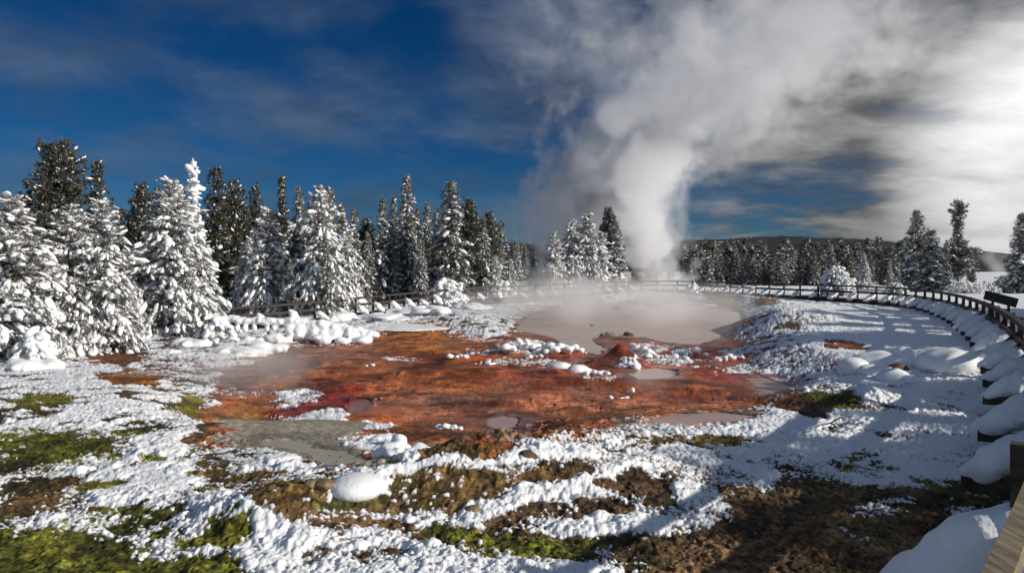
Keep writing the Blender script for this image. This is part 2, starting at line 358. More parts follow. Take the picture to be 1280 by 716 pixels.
def build_ground():
    side = np.concatenate([np.linspace(.737, 1.05, 110), np.geomspace(1.06, 2.4, 40)])
    t = np.concatenate([-side[::-1], np.linspace(-.735, .735, 1250), side])
    ys = [-2.2]
    while ys[-1] < 7000:
        y = ys[-1]
        if y < 4.6: d = .12
        elif y < 92: d = min(max(y*y/(F*CZ)*.72, .012), .36)
        elif y < 200: d = 1.5
        else: d = y*.03
        ys.append(y+d)
    ys = np.array(ys); nr, nc = len(ys), len(t)
    Y = np.repeat(ys[:, None], nc, 1); X = t[None, :]*(Y+2.5)
    X = X.ravel(); Y = Y.ravel()
    Z = zbase(X, Y)
    Yc = np.maximum(Y, 1.0)
    U = 640+F*X/Yc; Vv = HOR+F*(CZ-Z)/Yc
    # irregular outlines: the fields are looked up at a point pushed about by noise that lives in the plan
    k = np.clip(F/Yc, 0, 190)
    wx = (fbm(X/1.1, Y/1.1, 11, 4)-.5)*1.0 + (fbm(X*3.1, Y*3.1, 12, 3)-.5)*.35
    wy = (fbm(X/1.1+50, Y/1.1, 13, 4)-.5)*1.0 + (fbm(X*3.1, Y*3.1+40, 14, 3)-.5)*.35
    Uw = U+np.clip(wx*k*1.1, -60, 60); Vw = Vv+np.clip(wy*k*.32, -14, 14)
    S = np.ones(X.shape); C = np.empty((len(X), 3)); C[:] = (.090, .052, .025)
    def region(pts, soft):
        P = np.array(pts); m = (Uw > P[:, 0].min()-soft*2) & (Uw < P[:, 0].max()+soft*2) & (Vw > P[:, 1].min()-soft*2) & (Vw < P[:, 1].max()+soft*2) & (Y > 1)
        i = np.nonzero(m)[0]
        # rows are foreshortened, so distances along v count more
        Q = [(a, b*1.8) for a, b in pts]
        sd = poly_sd(Uw[i], Vw[i]*1.8, Q)
        return i, sstep(sd, -soft, soft)
    for pts, val, soft in SNOW:
        i, w = region(pts, soft*(2.0 if soft > 4.5 else 1.1)); S[i] = S[i]*(1-w)+val*w
    for pts, c, soft in SOIL:
        i, w = region(pts, soft); C[i] = C[i]*(1-w[:, None])+np.array(c)[None]*w[:, None]
    # soil colour variation: patches, streaks, grit
    n1 = fbm(X/.9, Y/.9, 21, 5); n2 = fbm(X*2.6, Y*2.6, 22, 4); n3 = fbm(X*14, Y*14, 23, 2)
    inb = sstep(poly_sd(X, Y, BASIN), -1, .8)
    C *= (.50+1.0*sstep(n1, .25, .75))[:, None]*(.62+.76*sstep(n2, .25, .75))[:, None]*1.15
    C *= (1+(sstep(n3, .25, .75)-.5)*1.1*(1-.45*inb))[:, None]
    red = sstep(fbm(X/2.2, Y/2.2, 31, 4), .52, .72)*inb
    C = C*(1-.30*red[:, None])+np.array((.19, .030, .010))[None]*.30*red[:, None]
    pale = sstep(fbm(X/1.3+9, Y/2.0, 33, 4), .56, .74)*inb
    C = C*(1-.34*pale[:, None])+np.array((.38, .20, .12))[None]*.34*pale[:, None]
    moss = sstep(fbm(X/.7, Y/.7, 41, 4), .5, .68)*(1-inb)
    dark = sstep(fbm(X*1.4, Y*2.2, 35, 5), .56, .70)*inb
    C = C*(1-.55*dark[:, None])
    ora = sstep(fbm(X/1.6+3, Y/2.4, 36, 4), .48, .7)*inb
    C = C*(1-.16*ora[:, None])+np.array((.34, .105, .016))[None]*.16*ora[:, None]
    C = C*(1-.18*moss[:, None])+np.array((.10, .088, .010))[None]*.18*moss[:, None]
    gi, gw = region([(262, 528), (330, 522), (380, 538), (480, 575), (470, 592), (400, 575), (300, 556)], 5)
    gw = gw*.78; C[gi] = C[gi]*(1-gw[:, None])+np.array((.36, .31, .24))[None]*(.85+.3*n2[gi])[:, None]*gw[:, None]
    # mud and soil relief
    rel = (fbm(X*1.6, Y*1.6, 51, 5)-.5)*.09+(fbm(X*7, Y*7, 52, 3)-.5)*.04+(fbm(X*24, Y*24, 53, 3)-.5)*.026*(Y < 22)
    cd_, cr_ = worley(X/.045+.5*n1, Y/.045+.5*n2, 57); ce_, cs_ = worley(X/.10, Y/.10, 58)
    nearf = (1-sstep(Y, 12, 22))*(1-.6*inb)
    cm_, cq_ = worley(X/.32+.8*n1, Y/.32+.8*n2, 59); mud = inb*(1-sstep(Y, 45, 70))
    rel = rel+mud*.055*np.sqrt(np.clip(1-(cm_/.6)**2, 0, 1))*sstep(cq_, .62, .9)*sstep(fbm(X/1.8, Y/1.8, 77, 3), .45, .6)
    rel = rel+nearf*(.014*np.sqrt(np.clip(1-(cd_/.62)**2, 0, 1))*cr_+.018*np.sqrt(np.clip(1-(ce_/.6)**2, 0, 1))*(cs_ > .55))
    C *= (1+nearf*((cr_-.5)*.7+(cs_-.5)*.3-.25*sstep(cd_, .35, .7)))[:, None]
    Z = Z+rel*(1-.2*inb)
    pw = np.zeros(X.shape)
    for nm, pts, lvl, *_ in POOLS:
        Dp = F*(CZ-lvl)/(np.array([p[1] for p in pts])-HOR); Q = np.stack([(np.array([p[0] for p in pts])-640)/F*Dp, Dp], 1)
        m = np.nonzero((X > Q[:, 0].min()-3) & (X < Q[:, 0].max()+3) & (Y > Q[:, 1].min()-3) & (Y < Q[:, 1].max()+3))[0]
        ww = .16 if nm == 'puddle' else .34
        sd0 = poly_sd(X[m], Y[m], Q.tolist()); sd = poly_sd(X[m]+wx[m]*ww*1.6, Y[m]+wy[m]*ww*3, Q.tolist())
        inside = sstep(sd, -.02, .10 if nm == 'puddle' else .3)
        rim = .9 if nm == 'puddle' else 2.0
        Z[m] = (Z[m]+np.maximum(0, lvl+.025-Z[m])*np.maximum(sstep(sd, -rim*1.6, -.02), sstep(poly_sd(X[m], Y[m], hull(Q).tolist()), -rim*1.6, -rim*.6)))*(1-inside)+inside*(lvl-.07)
        pw[m] = np.maximum(pw[m], sstep(sd, -.5 if nm == 'puddle' else -1.0, -.02)); S[m] *= 1-sstep(sd, -.25, .0)
    # ---- snow: popcorn clumps at three sizes, sown by the coverage field
    big = fbm(X/.8, Y/.8, 61, 4); fine = fbm(X*5, Y*5, 62, 4); hole = fbm(X/.55+20, Y/.55, 63, 5)
    edge = np.clip(S*(1-S)*4, 0, 1)**.7
    P = S+(big-.5)*1.3*edge+(fine-.5)*.9*edge
    drift = sstep(U, 960, 1040)*(1-sstep(Vv, 440, 480))
    P = P-(.80*sstep(hole, .47, .70)+.10)*sstep(S, .4, .7)*(1-.85*drift)*(1-.38*sstep(U, 560, 760))
    P = np.where(S < .04, np.minimum(P+.12*sstep(big, .45, .65)*(Y < 16), .21), P)
    H = np.zeros(X.shape); has = np.zeros(X.shape)
    for (s, k, lo, hi, sd, main) in ((.015, .60, -9, 12, 70, 0), (.027, .52, -9, 15, 71, 1), (.050, .50, 9, 32, 72, 1), (.10, .34, 20, 60, 73, 1), (.24, .20, 45, 130, 74, 1), (.12, .13, -9, 40, 75, 2)):
        m = np.nonzero((Y > lo) & (Y < hi) & (P > .02))[0]
        if not len(m): continue
        xx, yy = X[m]+.3*s*(fbm(X[m]/s, Y[m]/s, sd+7, 2)-.5), Y[m]
        d, r = worley(xx/(s*1.62), yy/(s*1.62), sd)
        rad = .40+.40*r
        thr = np.modf(r*37.13)[0]
        on = P[m] > ((.12 if main == 1 else .30)+.72*thr)
        if main == 2: on &= P[m] > .7
        fade = 1-sstep(Y[m], hi*.72, hi)
        if lo > 0: fade = fade*sstep(Y[m], lo, lo*1.3)
        h = s*k*np.sqrt(np.clip(1-(d/rad)**2, 0, 1))*on*fade
        has[m] = np.maximum(has[m], (h > .0015)*(fade > .25))
        H[m] = np.maximum(H[m], h)+(.25 if main == 1 else .5)*np.minimum(H[m], h)
    solid = sstep(P, .84, .98)
    dune = fbm(X/1.7, Y/1.7, 81, 4)*.04+(fbm(X*1.9, Y*1.9, 82, 5)-.3)*.05
    H = H+sstep(P, .6, 1.05)*(.004+np.clip(dune, 0, .2))
    snow = np.clip(np.maximum(np.maximum(sstep(H, .002, .009), has*.9), solid), 0, 1)
    thin = sstep(P, .3, .75)*.5*sstep(fbm(X*11, Y*11, 91, 3), .40, .56)
    snow = np.maximum(snow, thin*(S > .2))
    smooth_right = sstep(U, 1000, 1060)*(1-sstep(Vv, 430, 470))*(Y < 90)     # calmer drifted snow under the railing
    H = H*(1-.55*smooth_right)
    Z = Z+H
    wet = np.clip(inb*.8+pw*.7, 0, 1)*(1-snow); C = C*(1-.38*pw*(sstep(fbm(X*2, Y*2, 88, 3), .3, .6)*.6+.4))[:, None]
    V = np.stack([X, Y, Z], 1)
    idx = np.arange(nr*nc).reshape(nr, nc)
    T = np.stack([idx[:-1, :-1], idx[:-1, 1:], idx[1:, 1:], idx[1:, :-1]], -1).reshape(-1, 4)
    me = mesh_np('ground', V, T, None, True)
    a = me.attributes.new('soil', 'FLOAT_COLOR', 'POINT')
    a.data.foreach_set('color', np.concatenate([np.clip(C*(1+.04*inb)[:, None], .002, .9), np.ones((len(C), 1))], 1).astype(np.float32).ravel())
    for nm, arr in (('snow', snow), ('wet', wet)):
        a = me.attributes.new(nm, 'FLOAT', 'POINT'); a.data.foreach_set('value', arr.astype(np.float32))
    m, nt, p = mat('snowy_hot_spring_ground')
    at = nd(nt, 'ShaderNodeAttribute', attribute_name='soil'); sn = nd(nt, 'ShaderNodeAttribute', attribute_name='snow'); we = nd(nt, 'ShaderNodeAttribute', attribute_name='wet')
    g = nd(nt, 'ShaderNodeTexCoord')
    n1 = nd(nt, 'ShaderNodeTexNoise'); n1.inputs['Scale'].default_value = 30; n1.inputs['Detail'].default_value = 6; n1.inputs['Roughness'].default_value = .7
    nt.links.new(g.outputs['Object'], n1.inputs['Vector'])
    r1 = nd(nt, 'ShaderNodeMapRange'); r1.inputs['From Min'].default_value = .3; r1.inputs['From Max'].default_value = .7; r1.inputs['To Min'].default_value = .3; r1.inputs['To Max'].default_value = 1.7
    nt.links.new(n1.outputs['Fac'], r1.inputs['Value'])
    mul = nd(nt, 'ShaderNodeVectorMath', operation='SCALE'); nt.links.new(at.outputs['Color'], mul.inputs[0]); nt.links.new(r1.outputs['Result'], mul.inputs['Scale'])
    mx = nd(nt, 'ShaderNodeMix', data_type='RGBA'); nt.links.new(sn.outputs['Fac'], mx.inputs['Factor'])
    nt.links.new(mul.outputs[0], mx.inputs['A']); mx.inputs['B'].default_value = (.82, .835, .86, 1)
    nt.links.new(mx.outputs['Result'], p.inputs['Base Color'])
    ro = nd(nt, 'ShaderNodeMapRange'); ro.inputs['To Min'].default_value = .85; ro.inputs['To Max'].default_value = .36
    nt.links.new(we.outputs['Fac'], ro.inputs['Value']); nt.links.new(ro.outputs['Result'], p.inputs['Roughness'])
    p.inputs['Specular IOR Level'].default_value = .3
    n2 = nd(nt, 'ShaderNodeTexNoise'); n2.inputs['Scale'].default_value = 55; n2.inputs['Detail'].default_value = 5; n2.inputs['Roughness'].default_value = .65
    nt.links.new(g.outputs['Object'], n2.inputs['Vector'])
    b = nd(nt, 'ShaderNodeBump'); b.inputs['Strength'].default_value = .7; b.inputs['Distance'].default_value = .014
    nt.links.new(n2.outputs['Fac'], b.inputs['Height']); nt.links.new(b.outputs['Normal'], p.inputs['Normal'])
    me.materials.append(m)
    tag(obj('ground', me), kind='structure')
build_ground()

# ------------------------------------------------------------------ standing water
def pool(name, pts, zz, c1, c2, rough, kind='structure'):
    # the sheet reaches a little past the shore; the ground rises through it there
    P = np.array([((x-640)/F*(F*(CZ-zz)/(y-HOR)), F*(CZ-zz)/(y-HOR)) for x, y in pts])
    P = hull(P); c = P.mean(0); P = c+(P-c)*1.03+(.36 if name == 'puddle' else .85)*(P-c)/np.linalg.norm(P-c, axis=1, keepdims=True)
    for _ in range(2):
        P = np.stack([.75*P+.25*np.roll(P, -1, 0), .25*P+.75*np.roll(P, -1, 0)], 1).reshape(-1, 2)
    c = P.mean(0); n = len(P)
    rings = [1, .66, .33]
    V = [((c+(p-c)*r)[0], (c+(p-c)*r)[1], zz) for r in rings for p in P]+[(c[0], c[1], zz)]
    T = []
    for q in range(2):
        for i in range(n): 
            a, b_ = q*n+i, q*n+(i+1) % n
            T += [(a, b_, b_+n), (a, b_+n, a+n)]
    for i in range(n): T.append((2*n+i, 2*n+(i+1) % n, 3*n))
    m = noise_mat(name+'_milky', c1, c2, .7, max(rough, .2), .2, 6, spec=.25, dist=.02)
    o = obj(name, mesh_np(name, V, T, m)); tag(o, kind=kind)
    return o, zz
for (nm, pts, lvl, c1, c2, rough) in POOLS: pool(nm, pts, lvl, c1, c2, rough)

# ------------------------------------------------------------------ conifers
def conifer_mesh(seed, H, R, snow=1.0, tuft=1.0, blob=.12, clear=.04, shape=1.0, droop=.45, dens=14, step=.2, coarse=False, column=0, frost=False, uplift=.15, per=9, wild=1.0):
    """returns trunk, crown, snow meshes of a conifer: whorls of drooping branches set with needle sprays and snow cushions"""
    rs = np.random.RandomState(seed)
    bend = rs.uniform(-.02, .02, 2)*H
    zz = np.linspace(-.25, H, 10)
    ax = lambda z: np.stack([bend[0]*(z/H)**2, bend[1]*(z/H)**2, z], -1)
    tr = tube(ax(zz), np.maximum(.028*H*(1-zz/H)**.9*.62, .012)+.004, 7)
    nb = int(H*dens)
    P, D, S, FP, FD, FL = [], [], [], [], [], []
    branch_parts = []
    gap = rs.uniform(0, 6.28)
    for k in range(nb):
        u = clear+(1-clear)*((k+rs.rand())/nb)**1.12
        u = min(u, .985); z = u*H
        prof = (1-u)**(.78*shape)
        if column: prof = (min(1, (1-u)*3.2)**.8)*(.55+.45*math.sin(u*9+seed))*min(1, (u-clear)*6+.35)
        prof *= min(1, .62+(u-clear)*3.0)
        L = R*(prof*rs.uniform(.62, 1.12)+.05)
        if rs.rand() < .10: L *= 1.22
        a = k*2.39996+rs.uniform(-.5, .5)+gap
        out = np.array([math.cos(a), math.sin(a), 0])
        n = max(2, int(L/step)+1)
        t = np.linspace(.18, 1, n)
        dr = droop*rs.uniform(.6, 1.4)*(1.05-.75*u)
        pts = ax(np.array([z]))+out[None]*(L*t)[:, None]
        pts[:, 2] += L*(uplift*t*(1+1.6*u)-dr*t**2)
        pts += rs.normal(size=pts.shape)*step*.16*wild
        pts[:, 2] = np.maximum(pts[:, 2], .05)
        if not coarse and n > 2:
            base = ax(np.array([z])); 
            branch_parts.append(tube(np.vstack([base, pts]), np.linspace(.010*H*.35+.006, .004, n+1), 4, False))
        dirs = np.gradient(pts, axis=0)
        side = np.array([-out[1], out[0], 0])
        for q in range(n):
            w = L*.34*(1-.6*t[q])+.04
            m = 1 if coarse else (2 if n > 3 else 1)
            for r in range(m+ (rs.rand() < .6)):
                off = side*rs.uniform(-1, 1)*w
                p = pts[q]+off; p[2] -= abs(np.dot(off, side))*dr*.9
                d = dirs[q]/max(np.linalg.norm(dirs[q]), 1e-6)+off/max(w, .01)*.6; d[2] -= dr*.6
                FP.append(p); FD.append(d); FL.append(step*rs.uniform(.9, 1.5))
                if rs.rand() < snow:
                    s = blob*min(2.6, max(.35, math.exp(rs.normal()*.42*wild)))*(1.2-.4*u)
                    P.append(p+np.array([0, 0, s*.30])); D.append(d); S.append((s*rs.uniform(1.1, 2.3), s*rs.uniform(.6, 1.0), s*rs.uniform(.38, .72)))
    # leader
    FP.append(ax(np.array([H*.99]))[0]); FD.append(np.array([.01, 0, 1.])); FL.append(step*1.4)
    if snow > .2:
        for q in range(4):
            P.append(ax(np.array([H*(1.0-.025*q)]))[0]); D.append(np.array([.05, .02, 1.])); S.append((blob*.9, blob*(.35+.14*q), blob*(.35+.14*q)))
    FP, FD, FL = np.array(FP), np.array(FD), np.array(FL)
    if tuft > 1:
        k = int(tuft); FP = np.repeat(FP, k, 0)+rs.normal(size=(len(FP)*k, 3))*step*.35; FD = np.repeat(FD, k, 0); FL = np.repeat(FL, k)
    fo = tufts(FP, FD, FL, rs, per, step*(.085 if not coarse else .16), .75)
    foliage = join([fo]+branch_parts) if branch_parts else join([fo])
    sn = None
    if len(P):
        sn = blobs(np.array(P), np.array(D), np.array(S), rs, ICO1 if coarse else ICO2, .20+.08*(wild > 1))
    return tr, foliage, sn
def conifer(name, seed, m_needles='needles', m_snow='snow', **k):
    tr, fo, sn = conifer_mesh(seed, **k)
    return (mesh_np(name+'_trunk', tr[0], tris(tr[1]), M['bark']), mesh_np(name+'_crown', fo[0], fo[1], M[m_needles], False),
            mesh_np(name+'_snow', sn[0], sn[1], M[m_snow]) if sn else None, k['H'])
PROTO = {}
for i in range(4):
    PROTO['heavy', i] = conifer('laden_conifer', 100+i, 'needles_brown', 'snow', H=5.4, R=1.75, snow=.60, blob=.047, dens=27, step=.112, droop=.95, shape=.9, uplift=.38, per=11, wild=1.5)
for i in range(4):
    PROTO['dark', i] = conifer('dark_pine', 200+i, 'needles', 'snow', H=9.5, R=(2.5, 1.9, 2.3, 2.0)[i], snow=.6, blob=.055, dens=(10.5, 9, 12, 8)[i], step=.27, droop=(.25, .45, .15, .4)[i], shape=(.62, 1.0, .75, .9)[i], clear=(.10, .16, .08, .22)[i], tuft=2, uplift=.42, per=10, wild=1.25)
for i in range(4):
    PROTO['spire', i] = conifer('spire_fir', 300+i, 'needles_mid', 'snow', H=9.0, R=(1.55, 1.35, 1.7, 1.5)[i], snow=.66, blob=.085, dens=13, step=.25, droop=.62, shape=.95, tuft=2, per=8)
for i in range(3):
    PROTO['column', i] = conifer('column_pine', 400+i, 'needles_mid', 'snow', H=9.6, R=2.3, snow=.5, blob=.10, dens=13, step=.26, droop=.25, clear=.14, column=1, tuft=2, uplift=.3)
for i in range(5):
    PROTO['far', i] = conifer('forest_pine', 500+i, 'needles_far', 'snow_far', H=10.0, R=1.35+.2*i, snow=.7, blob=.16, dens=7, step=.45, droop=.35, shape=.75, coarse=True, tuft=2, per=6, clear=.05)
PROTO['slim', 0] = conifer('slim_pine', 600, 'needles', 'snow', H=9.0, R=.72, snow=.35, blob=.08, dens=9, step=.20, droop=.1, clear=.45, column=1, tuft=2, uplift=.3)
PROTO['ghost', 0] = conifer('ghost_spire', 610, 'needles_brown', 'snow', H=9.0, R=.75, snow=.95, blob=.16, dens=12, step=.2, droop=.5, clear=.2)
RND = random.Random(5)
def tree(kind, var, loc, H, wide=1.0, label=None, group=None, parts=True, name='conifer', rz=None):
    tm, cm, sm, h0 = PROTO[kind, var]
    s = H/h0
    r = empty(name, loc, RND.uniform(0, 6.28) if rz is None else rz, (s*wide, s*wide, s))
    tag(r, label, 'tree', group)
    obj('trunk', tm, r); obj('crown', cm, r)
    if sm: obj('snow_load', sm, r)
    return r
def tree_px(kind, var, px, base, top, wide, label, group=None, D=None, name='conifer'):
    """px column, image rows of base and top; D overrides the depth where the foot is hidden"""
    if D is None: x, y, z = world(px, base)
    else: x, y = (px-640)/F*D, D; z = zt(x, y)
    H = (CZ-z)+(HOR-top)/F*y
    return tree(kind, var, (x, y, z-.03), H, wide, label, group, name=name)
NL = 'snow laden conifers on the left bank'
tree_px('heavy', 0, 16, 448, 247, 1.25, 'bulky conifer smothered in thick white snow at the far left edge', NL)
tree_px('heavy', 1, -48, 452, 262, 1.2, 'white snow smothered conifer cut off by the left edge of the photo', NL)
tree_px('heavy', 2, 86, 442, 257, 1.0, 'snow laden conifer with blunt top, right beside the bulky tree at the left edge', NL)
tree_px('heavy', 3, 131, 440, 252, 1.0, 'snow laden conifer with a thin pointed tip above the brown muddy patch on the left', NL)
tree_px('heavy', 1, 214, 419, 226, 1.12, 'tallest snow caked conifer on the left bank, standing over the brown fence boards', NL)
tree_px('heavy', 0, 252, 410, 300, .9, 'shorter snow caked conifer against the right side of the tallest white tree', NL)
tree_px('heavy', 3, 335, 398, 262, .95, 'narrow snow caked conifer behind the snow covered fallen log', NL)
tree_px('heavy', 2, 402, 398, 234, .85, 'tall greyish snow caked conifer behind the right end of the fallen log', NL)
tree_px('heavy', 0, 432, 392, 285, .8, 'short snow caked conifer leaning out to the right over the fence', NL)
tree_px('heavy', 1, 304, 396, 322, .8, 'small young snowy conifer between two larger white trees behind the fallen log', NL)
tree_px('heavy', 3, 160, 422, 330, .8, 'small low snowy conifer tucked against the pointed tree above the muddy patch', NL)
ND = 'dark pines behind the left bank'
for (k, v, px, top, D, w, lab) in [
 ('dark', 0, 70, 183, 50, .95, 'tallest dark pine on the left, frosted white down its left side'),
 ('dark', 1, 121, 205, 52, .75, 'almost black pine with a pointed top right of the tallest dark pine'),
 ('dark', 2, 176, 233, 54, .8, 'dark round topped pine left of the tallest white conifer'),
 ('dark', 3, 200, 238, 58, .7, 'dark pine half hidden directly behind the tallest white conifer'),
 ('dark', 1, 268, 212, 55, .85, 'broad dark pine right of the thin white spire tree'),
 ('dark', 2, 293, 230, 58, .75, 'dark pine with frosted top at the right shoulder of the broad dark pine'),
 ('dark', 3, 318, 232, 60, .7, 'dark pine standing alone against the sky above the narrow white conifer'),
 ('slim', 0, 353, 222, 58, 1.0, 'thin dark pine with a bare trunk and a small tufted crown'),
 ('ghost', 0, 244, 201, 50, .8, 'thin white spire tree, the tallest white tip above the left bank'),
 ('dark', 0, 22, 290, 54, .8, 'low dark pine behind the bulky white tree at the left edge'),
 ('spire', 0, 373, 236, 62, .75, 'slender snowy fir just right of the thin bare trunk pine'),
 ('spire', 1, 388, 252, 64, .8, 'snowy fir behind the left shoulder of the tall greyish conifer'),
 ('spire', 2, 412, 236, 60, .8, 'snowy fir rising behind the tip of the tall greyish conifer'),
 ('spire', 3, 428, 255, 62, .8, 'snowy fir at the right shoulder of the tall greyish conifer'),
 ('spire', 0, 442, 262, 66, .8, 'snowy fir left of the dark gap in the tree line'),
 ('dark', 2, 458, 276, 72, .8, 'dark pine standing in the gap left of the spruce group'),
 ('dark', 1, 150, 262, 58, .7, 'dark pine between the two left clusters of dark pines'),
 ('dark', 3, 232, 250, 60, .7, 'dark pine close behind the thin white spire tree'),
 ('dark', 0, 340, 268, 62, .7, 'dark pine under the bare trunk of the thin pine'),
 ('dark', 3, 305, 262, 66, .8, 'dark pine filling the back between the two frosted pines'),
 ('dark', 1, 98, 262, 60, .8, 'dark pine low between the tallest pine and the almost black pine'),
]:
    tree_px(k, v, px, None, top, w, lab, ND, D=D)
rq = random.Random(21)
for k in range(15):
    px = rq.uniform(150, 470); D = rq.uniform(46, 70)
    tree_px(rq.choice(('spire', 'heavy', 'spire')), rq.randrange(4), px, None, rq.uniform(285, 335), rq.uniform(.75, 1.0), 'young snowy fir filling a gap between the taller left hand trees', 'young firs among the left hand trees', D=D)
NC = 'spire shaped firs of the centre group'
for (k, v, px, top, base, w, lab, D) in [
 ('spire', 1, 478, 249, 0, .85, 'dark green snowy fir at the left end of the centre group', 70),
 ('spire', 3, 491, 247, 0, .7, 'slim snowy fir second from the left end of the centre group', 74),
 ('spire', 2, 508, 221, 0, .78, 'tallest slender snowy fir of the centre group', 72),
 ('spire', 0, 521, 262, 0, .7, 'slim fir against the right side of the tallest slender fir', 76),
 ('spire', 1, 534, 254, 0, .7, 'slim fir midway between the tallest slender fir and the widest fir', 76),
 ('spire', 3, 546, 266, 0, .75, 'snowy fir in the shade against the left of the widest fir', 70),
 ('spire', 2, 526, 300, 0, .8, 'short white fir in front of the slim firs of the centre group', 66),
 ('spire', 0, 562, 229, 0, 1.25, 'widest fir of the centre group with a broad snowy crown', 68),
 ('dark', 2, 585, 252, 0, .85, 'dark green fir leaning on the right side of the widest fir', 72),
 ('spire', 1, 604, 272, 0, .9, 'snow edged fir at the right end of the centre group', 74),
 ('dark', 0, 611, 268, 0, .5, 'slim dark fir rising behind the right end of the centre group', 84),
 ('spire', 3, 626, 292, 0, .8, 'grey snowy fir right of the centre group under the dark hill', 86),
 ('spire', 2, 645, 300, 0, .8, 'pale frosted fir left of the rising steam', 92),
 ('spire', 0, 667, 304, 0, .8, 'pale frosted fir half lost in the left edge of the steam', 96),
 ('spire', 3, 495, 300, 0, .9, 'short dark fir low at the foot of the slim firs', 70),
 ('spire', 1, 463, 318, 0, .8, 'short shaded fir low at the left foot of the centre group', 68),
 ('heavy', 2, 618, 320, 0, .8, 'low rounded white conifer just above the dark section of fence', 72),
 ('heavy', 1, 638, 324, 0, .7, 'small white conifer over the right end of the dark fence section', 78),
]:
    tree_px(k, v, px, None, top, w, lab, NC, D=D)
NS = 'white conifers standing in the steam'
for (k, v, px, top, D, w, lab) in [
 ('heavy', 3, 692, 292, 94, .9, 'white conifer at the left of the cluster standing in the steam'),
 ('heavy', 0, 715, 276, 96, .95, 'white conifer left of centre in the cluster standing in the steam'),
 ('heavy', 1, 735, 268, 96, .9, 'tallest white conifer of the cluster standing in the steam'),
 ('heavy', 2, 752, 290, 97, .9, 'white conifer right of centre in the cluster standing in the steam'),
 ('spire', 1, 770, 278, 98, 1.25, 'dark sided fir at the right of the cluster standing in the steam'),
 ('dark', 2, 760, 262, 106, .8, 'dark fir showing dimly through the steam behind the white cluster'),
]:
    tree_px(k, v, px, None, top, w, lab, NS, D=D)
for (k, v, px, top, D, w, lab) in [
 ('spire', 0, 1147, 264, 92, 1.3, 'snowy fir left of the column shaped pine beyond the right fence'),
 ('spire', 2, 1163, 288, 88, 1.7, 'broad low snowy fir with drooping boughs beyond the right fence'),
 ('column', 1, 1197, 254, 94, 1.0, 'tall column shaped pine with snowy tufts beyond the right fence'),
 ('spire', 3, 1184, 300, 92, .7, 'small dark fir at the left foot of the column shaped pine'),
 ('dark', 1, 1214, 312, 98, .75, 'low dark tree at the right foot of the column shaped pine'),
 ('spire', 1, 1277, 268, 84, 1.5, 'dark snowy pine cut off by the right edge of the photo'),
 ('heavy', 1, 1080, 318, 102, .8, 'white snowy fir in front of the forest, right of the white bush'),
 ('spire', 0, 1112, 322, 106, .8, 'small frosted fir in front of the forest, left of the right hand firs'),
]:
    tree_px(k, v, px, None, top, w, lab, 'pines beyond the right fence', D=D)
# the forest belt: individual trees in depth
rr = random.Random(11)
for k in range(183):
    D = rr.choice((125, 135, 148, 162, 178, 196))+rr.uniform(-5, 5)
    px = rr.uniform(858, 1150)
    if rr.random() < .13: px = rr.uniform(595, 860)
    top = 304+rr.uniform(-9, 14)+(196-D)*.12
    if D < 150 and rr.random() < .55: top = rr.uniform(318, 336)
    if px < 860: top = max(top, 306)
    x = (px-640)/F*D; z = zt(x, D)
    H = (CZ-z)+(HOR-top)/F*D
    tree('far', rr.randrange(5), (x, D, z-.05), H, rr.uniform(.9, 1.35)*(10/H)**.3, 'frost grey conifer in the dense forest belt below the dark hill', 'conifers of the forest belt')
for k in range(26):
    px = rr.uniform(-80, 640); D = rr.uniform(88, 140); top = 286+rr.uniform(-14, 22)
    x = (px-640)/F*D; z = zt(x, D); H = (CZ-z)+(HOR-top)/F*D
    tree('far', rr.randrange(5), (x, D, z-.05), H, 1.0, 'dark conifer seen only through gaps behind the left hand trees', 'conifers behind the left trees')
# pines along the outer side of the boardwalk, to the right of the view: they shade the right bank
for k, (x, y, H) in enumerate([(x, y, H-(1.2 if y < 4 else 2.2 if y < 16 else 1.2)) for x, y, H in [(18, -6.5, 7.6), (17.5, -4, 7.9), (17.5, -1.5, 7.7), (18, 1, 7.8), (19, 3.5, 7.8), (20.5, 6, 8), (22.5, 9, 8.2), (24, -7, 9.6), (24.5, -4, 9.8), (25, -1, 9.6), (25, 2, 9.8), (25.5, 5, 10), (27, 8.5, 10), (31, 8, 11), (32, 11.5, 11), (34, 15, 11), (35, 19, 11.5), (38, 23.5, 11), (40, 28, 11.5), (43, 32.5, 11), (46, 37, 11), (50, 42, 11), (29, 12.5, 9.5), (33, 20, 9), (37, 19, 11), (41, 23, 12), (46, 27, 12), (54, 40, 12), (42, 36, 9)]]):
    tree('dark', k % 4, (x, y, zt(x, y)), H, 1.7, 'dark pine right of the view behind the boardwalk, shading the bank', 'pines shading the right bank', name='pine_tree')

# ------------------------------------------------------------------ boardwalk and railing
PATH = []
for px, py, drop in [(-330, 404, 1.95), (-80, 400, 2.0), (40, 396, 2.0), (180, 389, 2.0), (300, 383, 1.97), (380, 378, 1.92), (440, 372, 1.82), (540, 363, 1.66), (600, 358.5, 1.52),
                     (640, 357, 1.42), (700, 354.6, 1.34), (770, 352, 1.25), (830, 350.5, 1.2), (900, 352, 1.2), (1000, 355, 1.2), (1060, 356.5, 1.2), (1120, 358.6, 1.2),
                     (1160, 362, 1.2), (1200, 368, 1.2), (1240, 380, 1.2), (1281, 402, 1.2), (1318, 450, 1.2), (1312, 540, 1.2), (1292, 612, 1.2), (1246, 716, 1.2)]:
    D = F*drop/(py-HOR); PATH.append(((px-640)/F*D, D, CZ-drop))
p0, p1 = np.array(PATH[-2]), np.array(PATH[-1]); PATH.append(tuple(p1+(p1-p0)*2.6))
P = np.array(PATH)
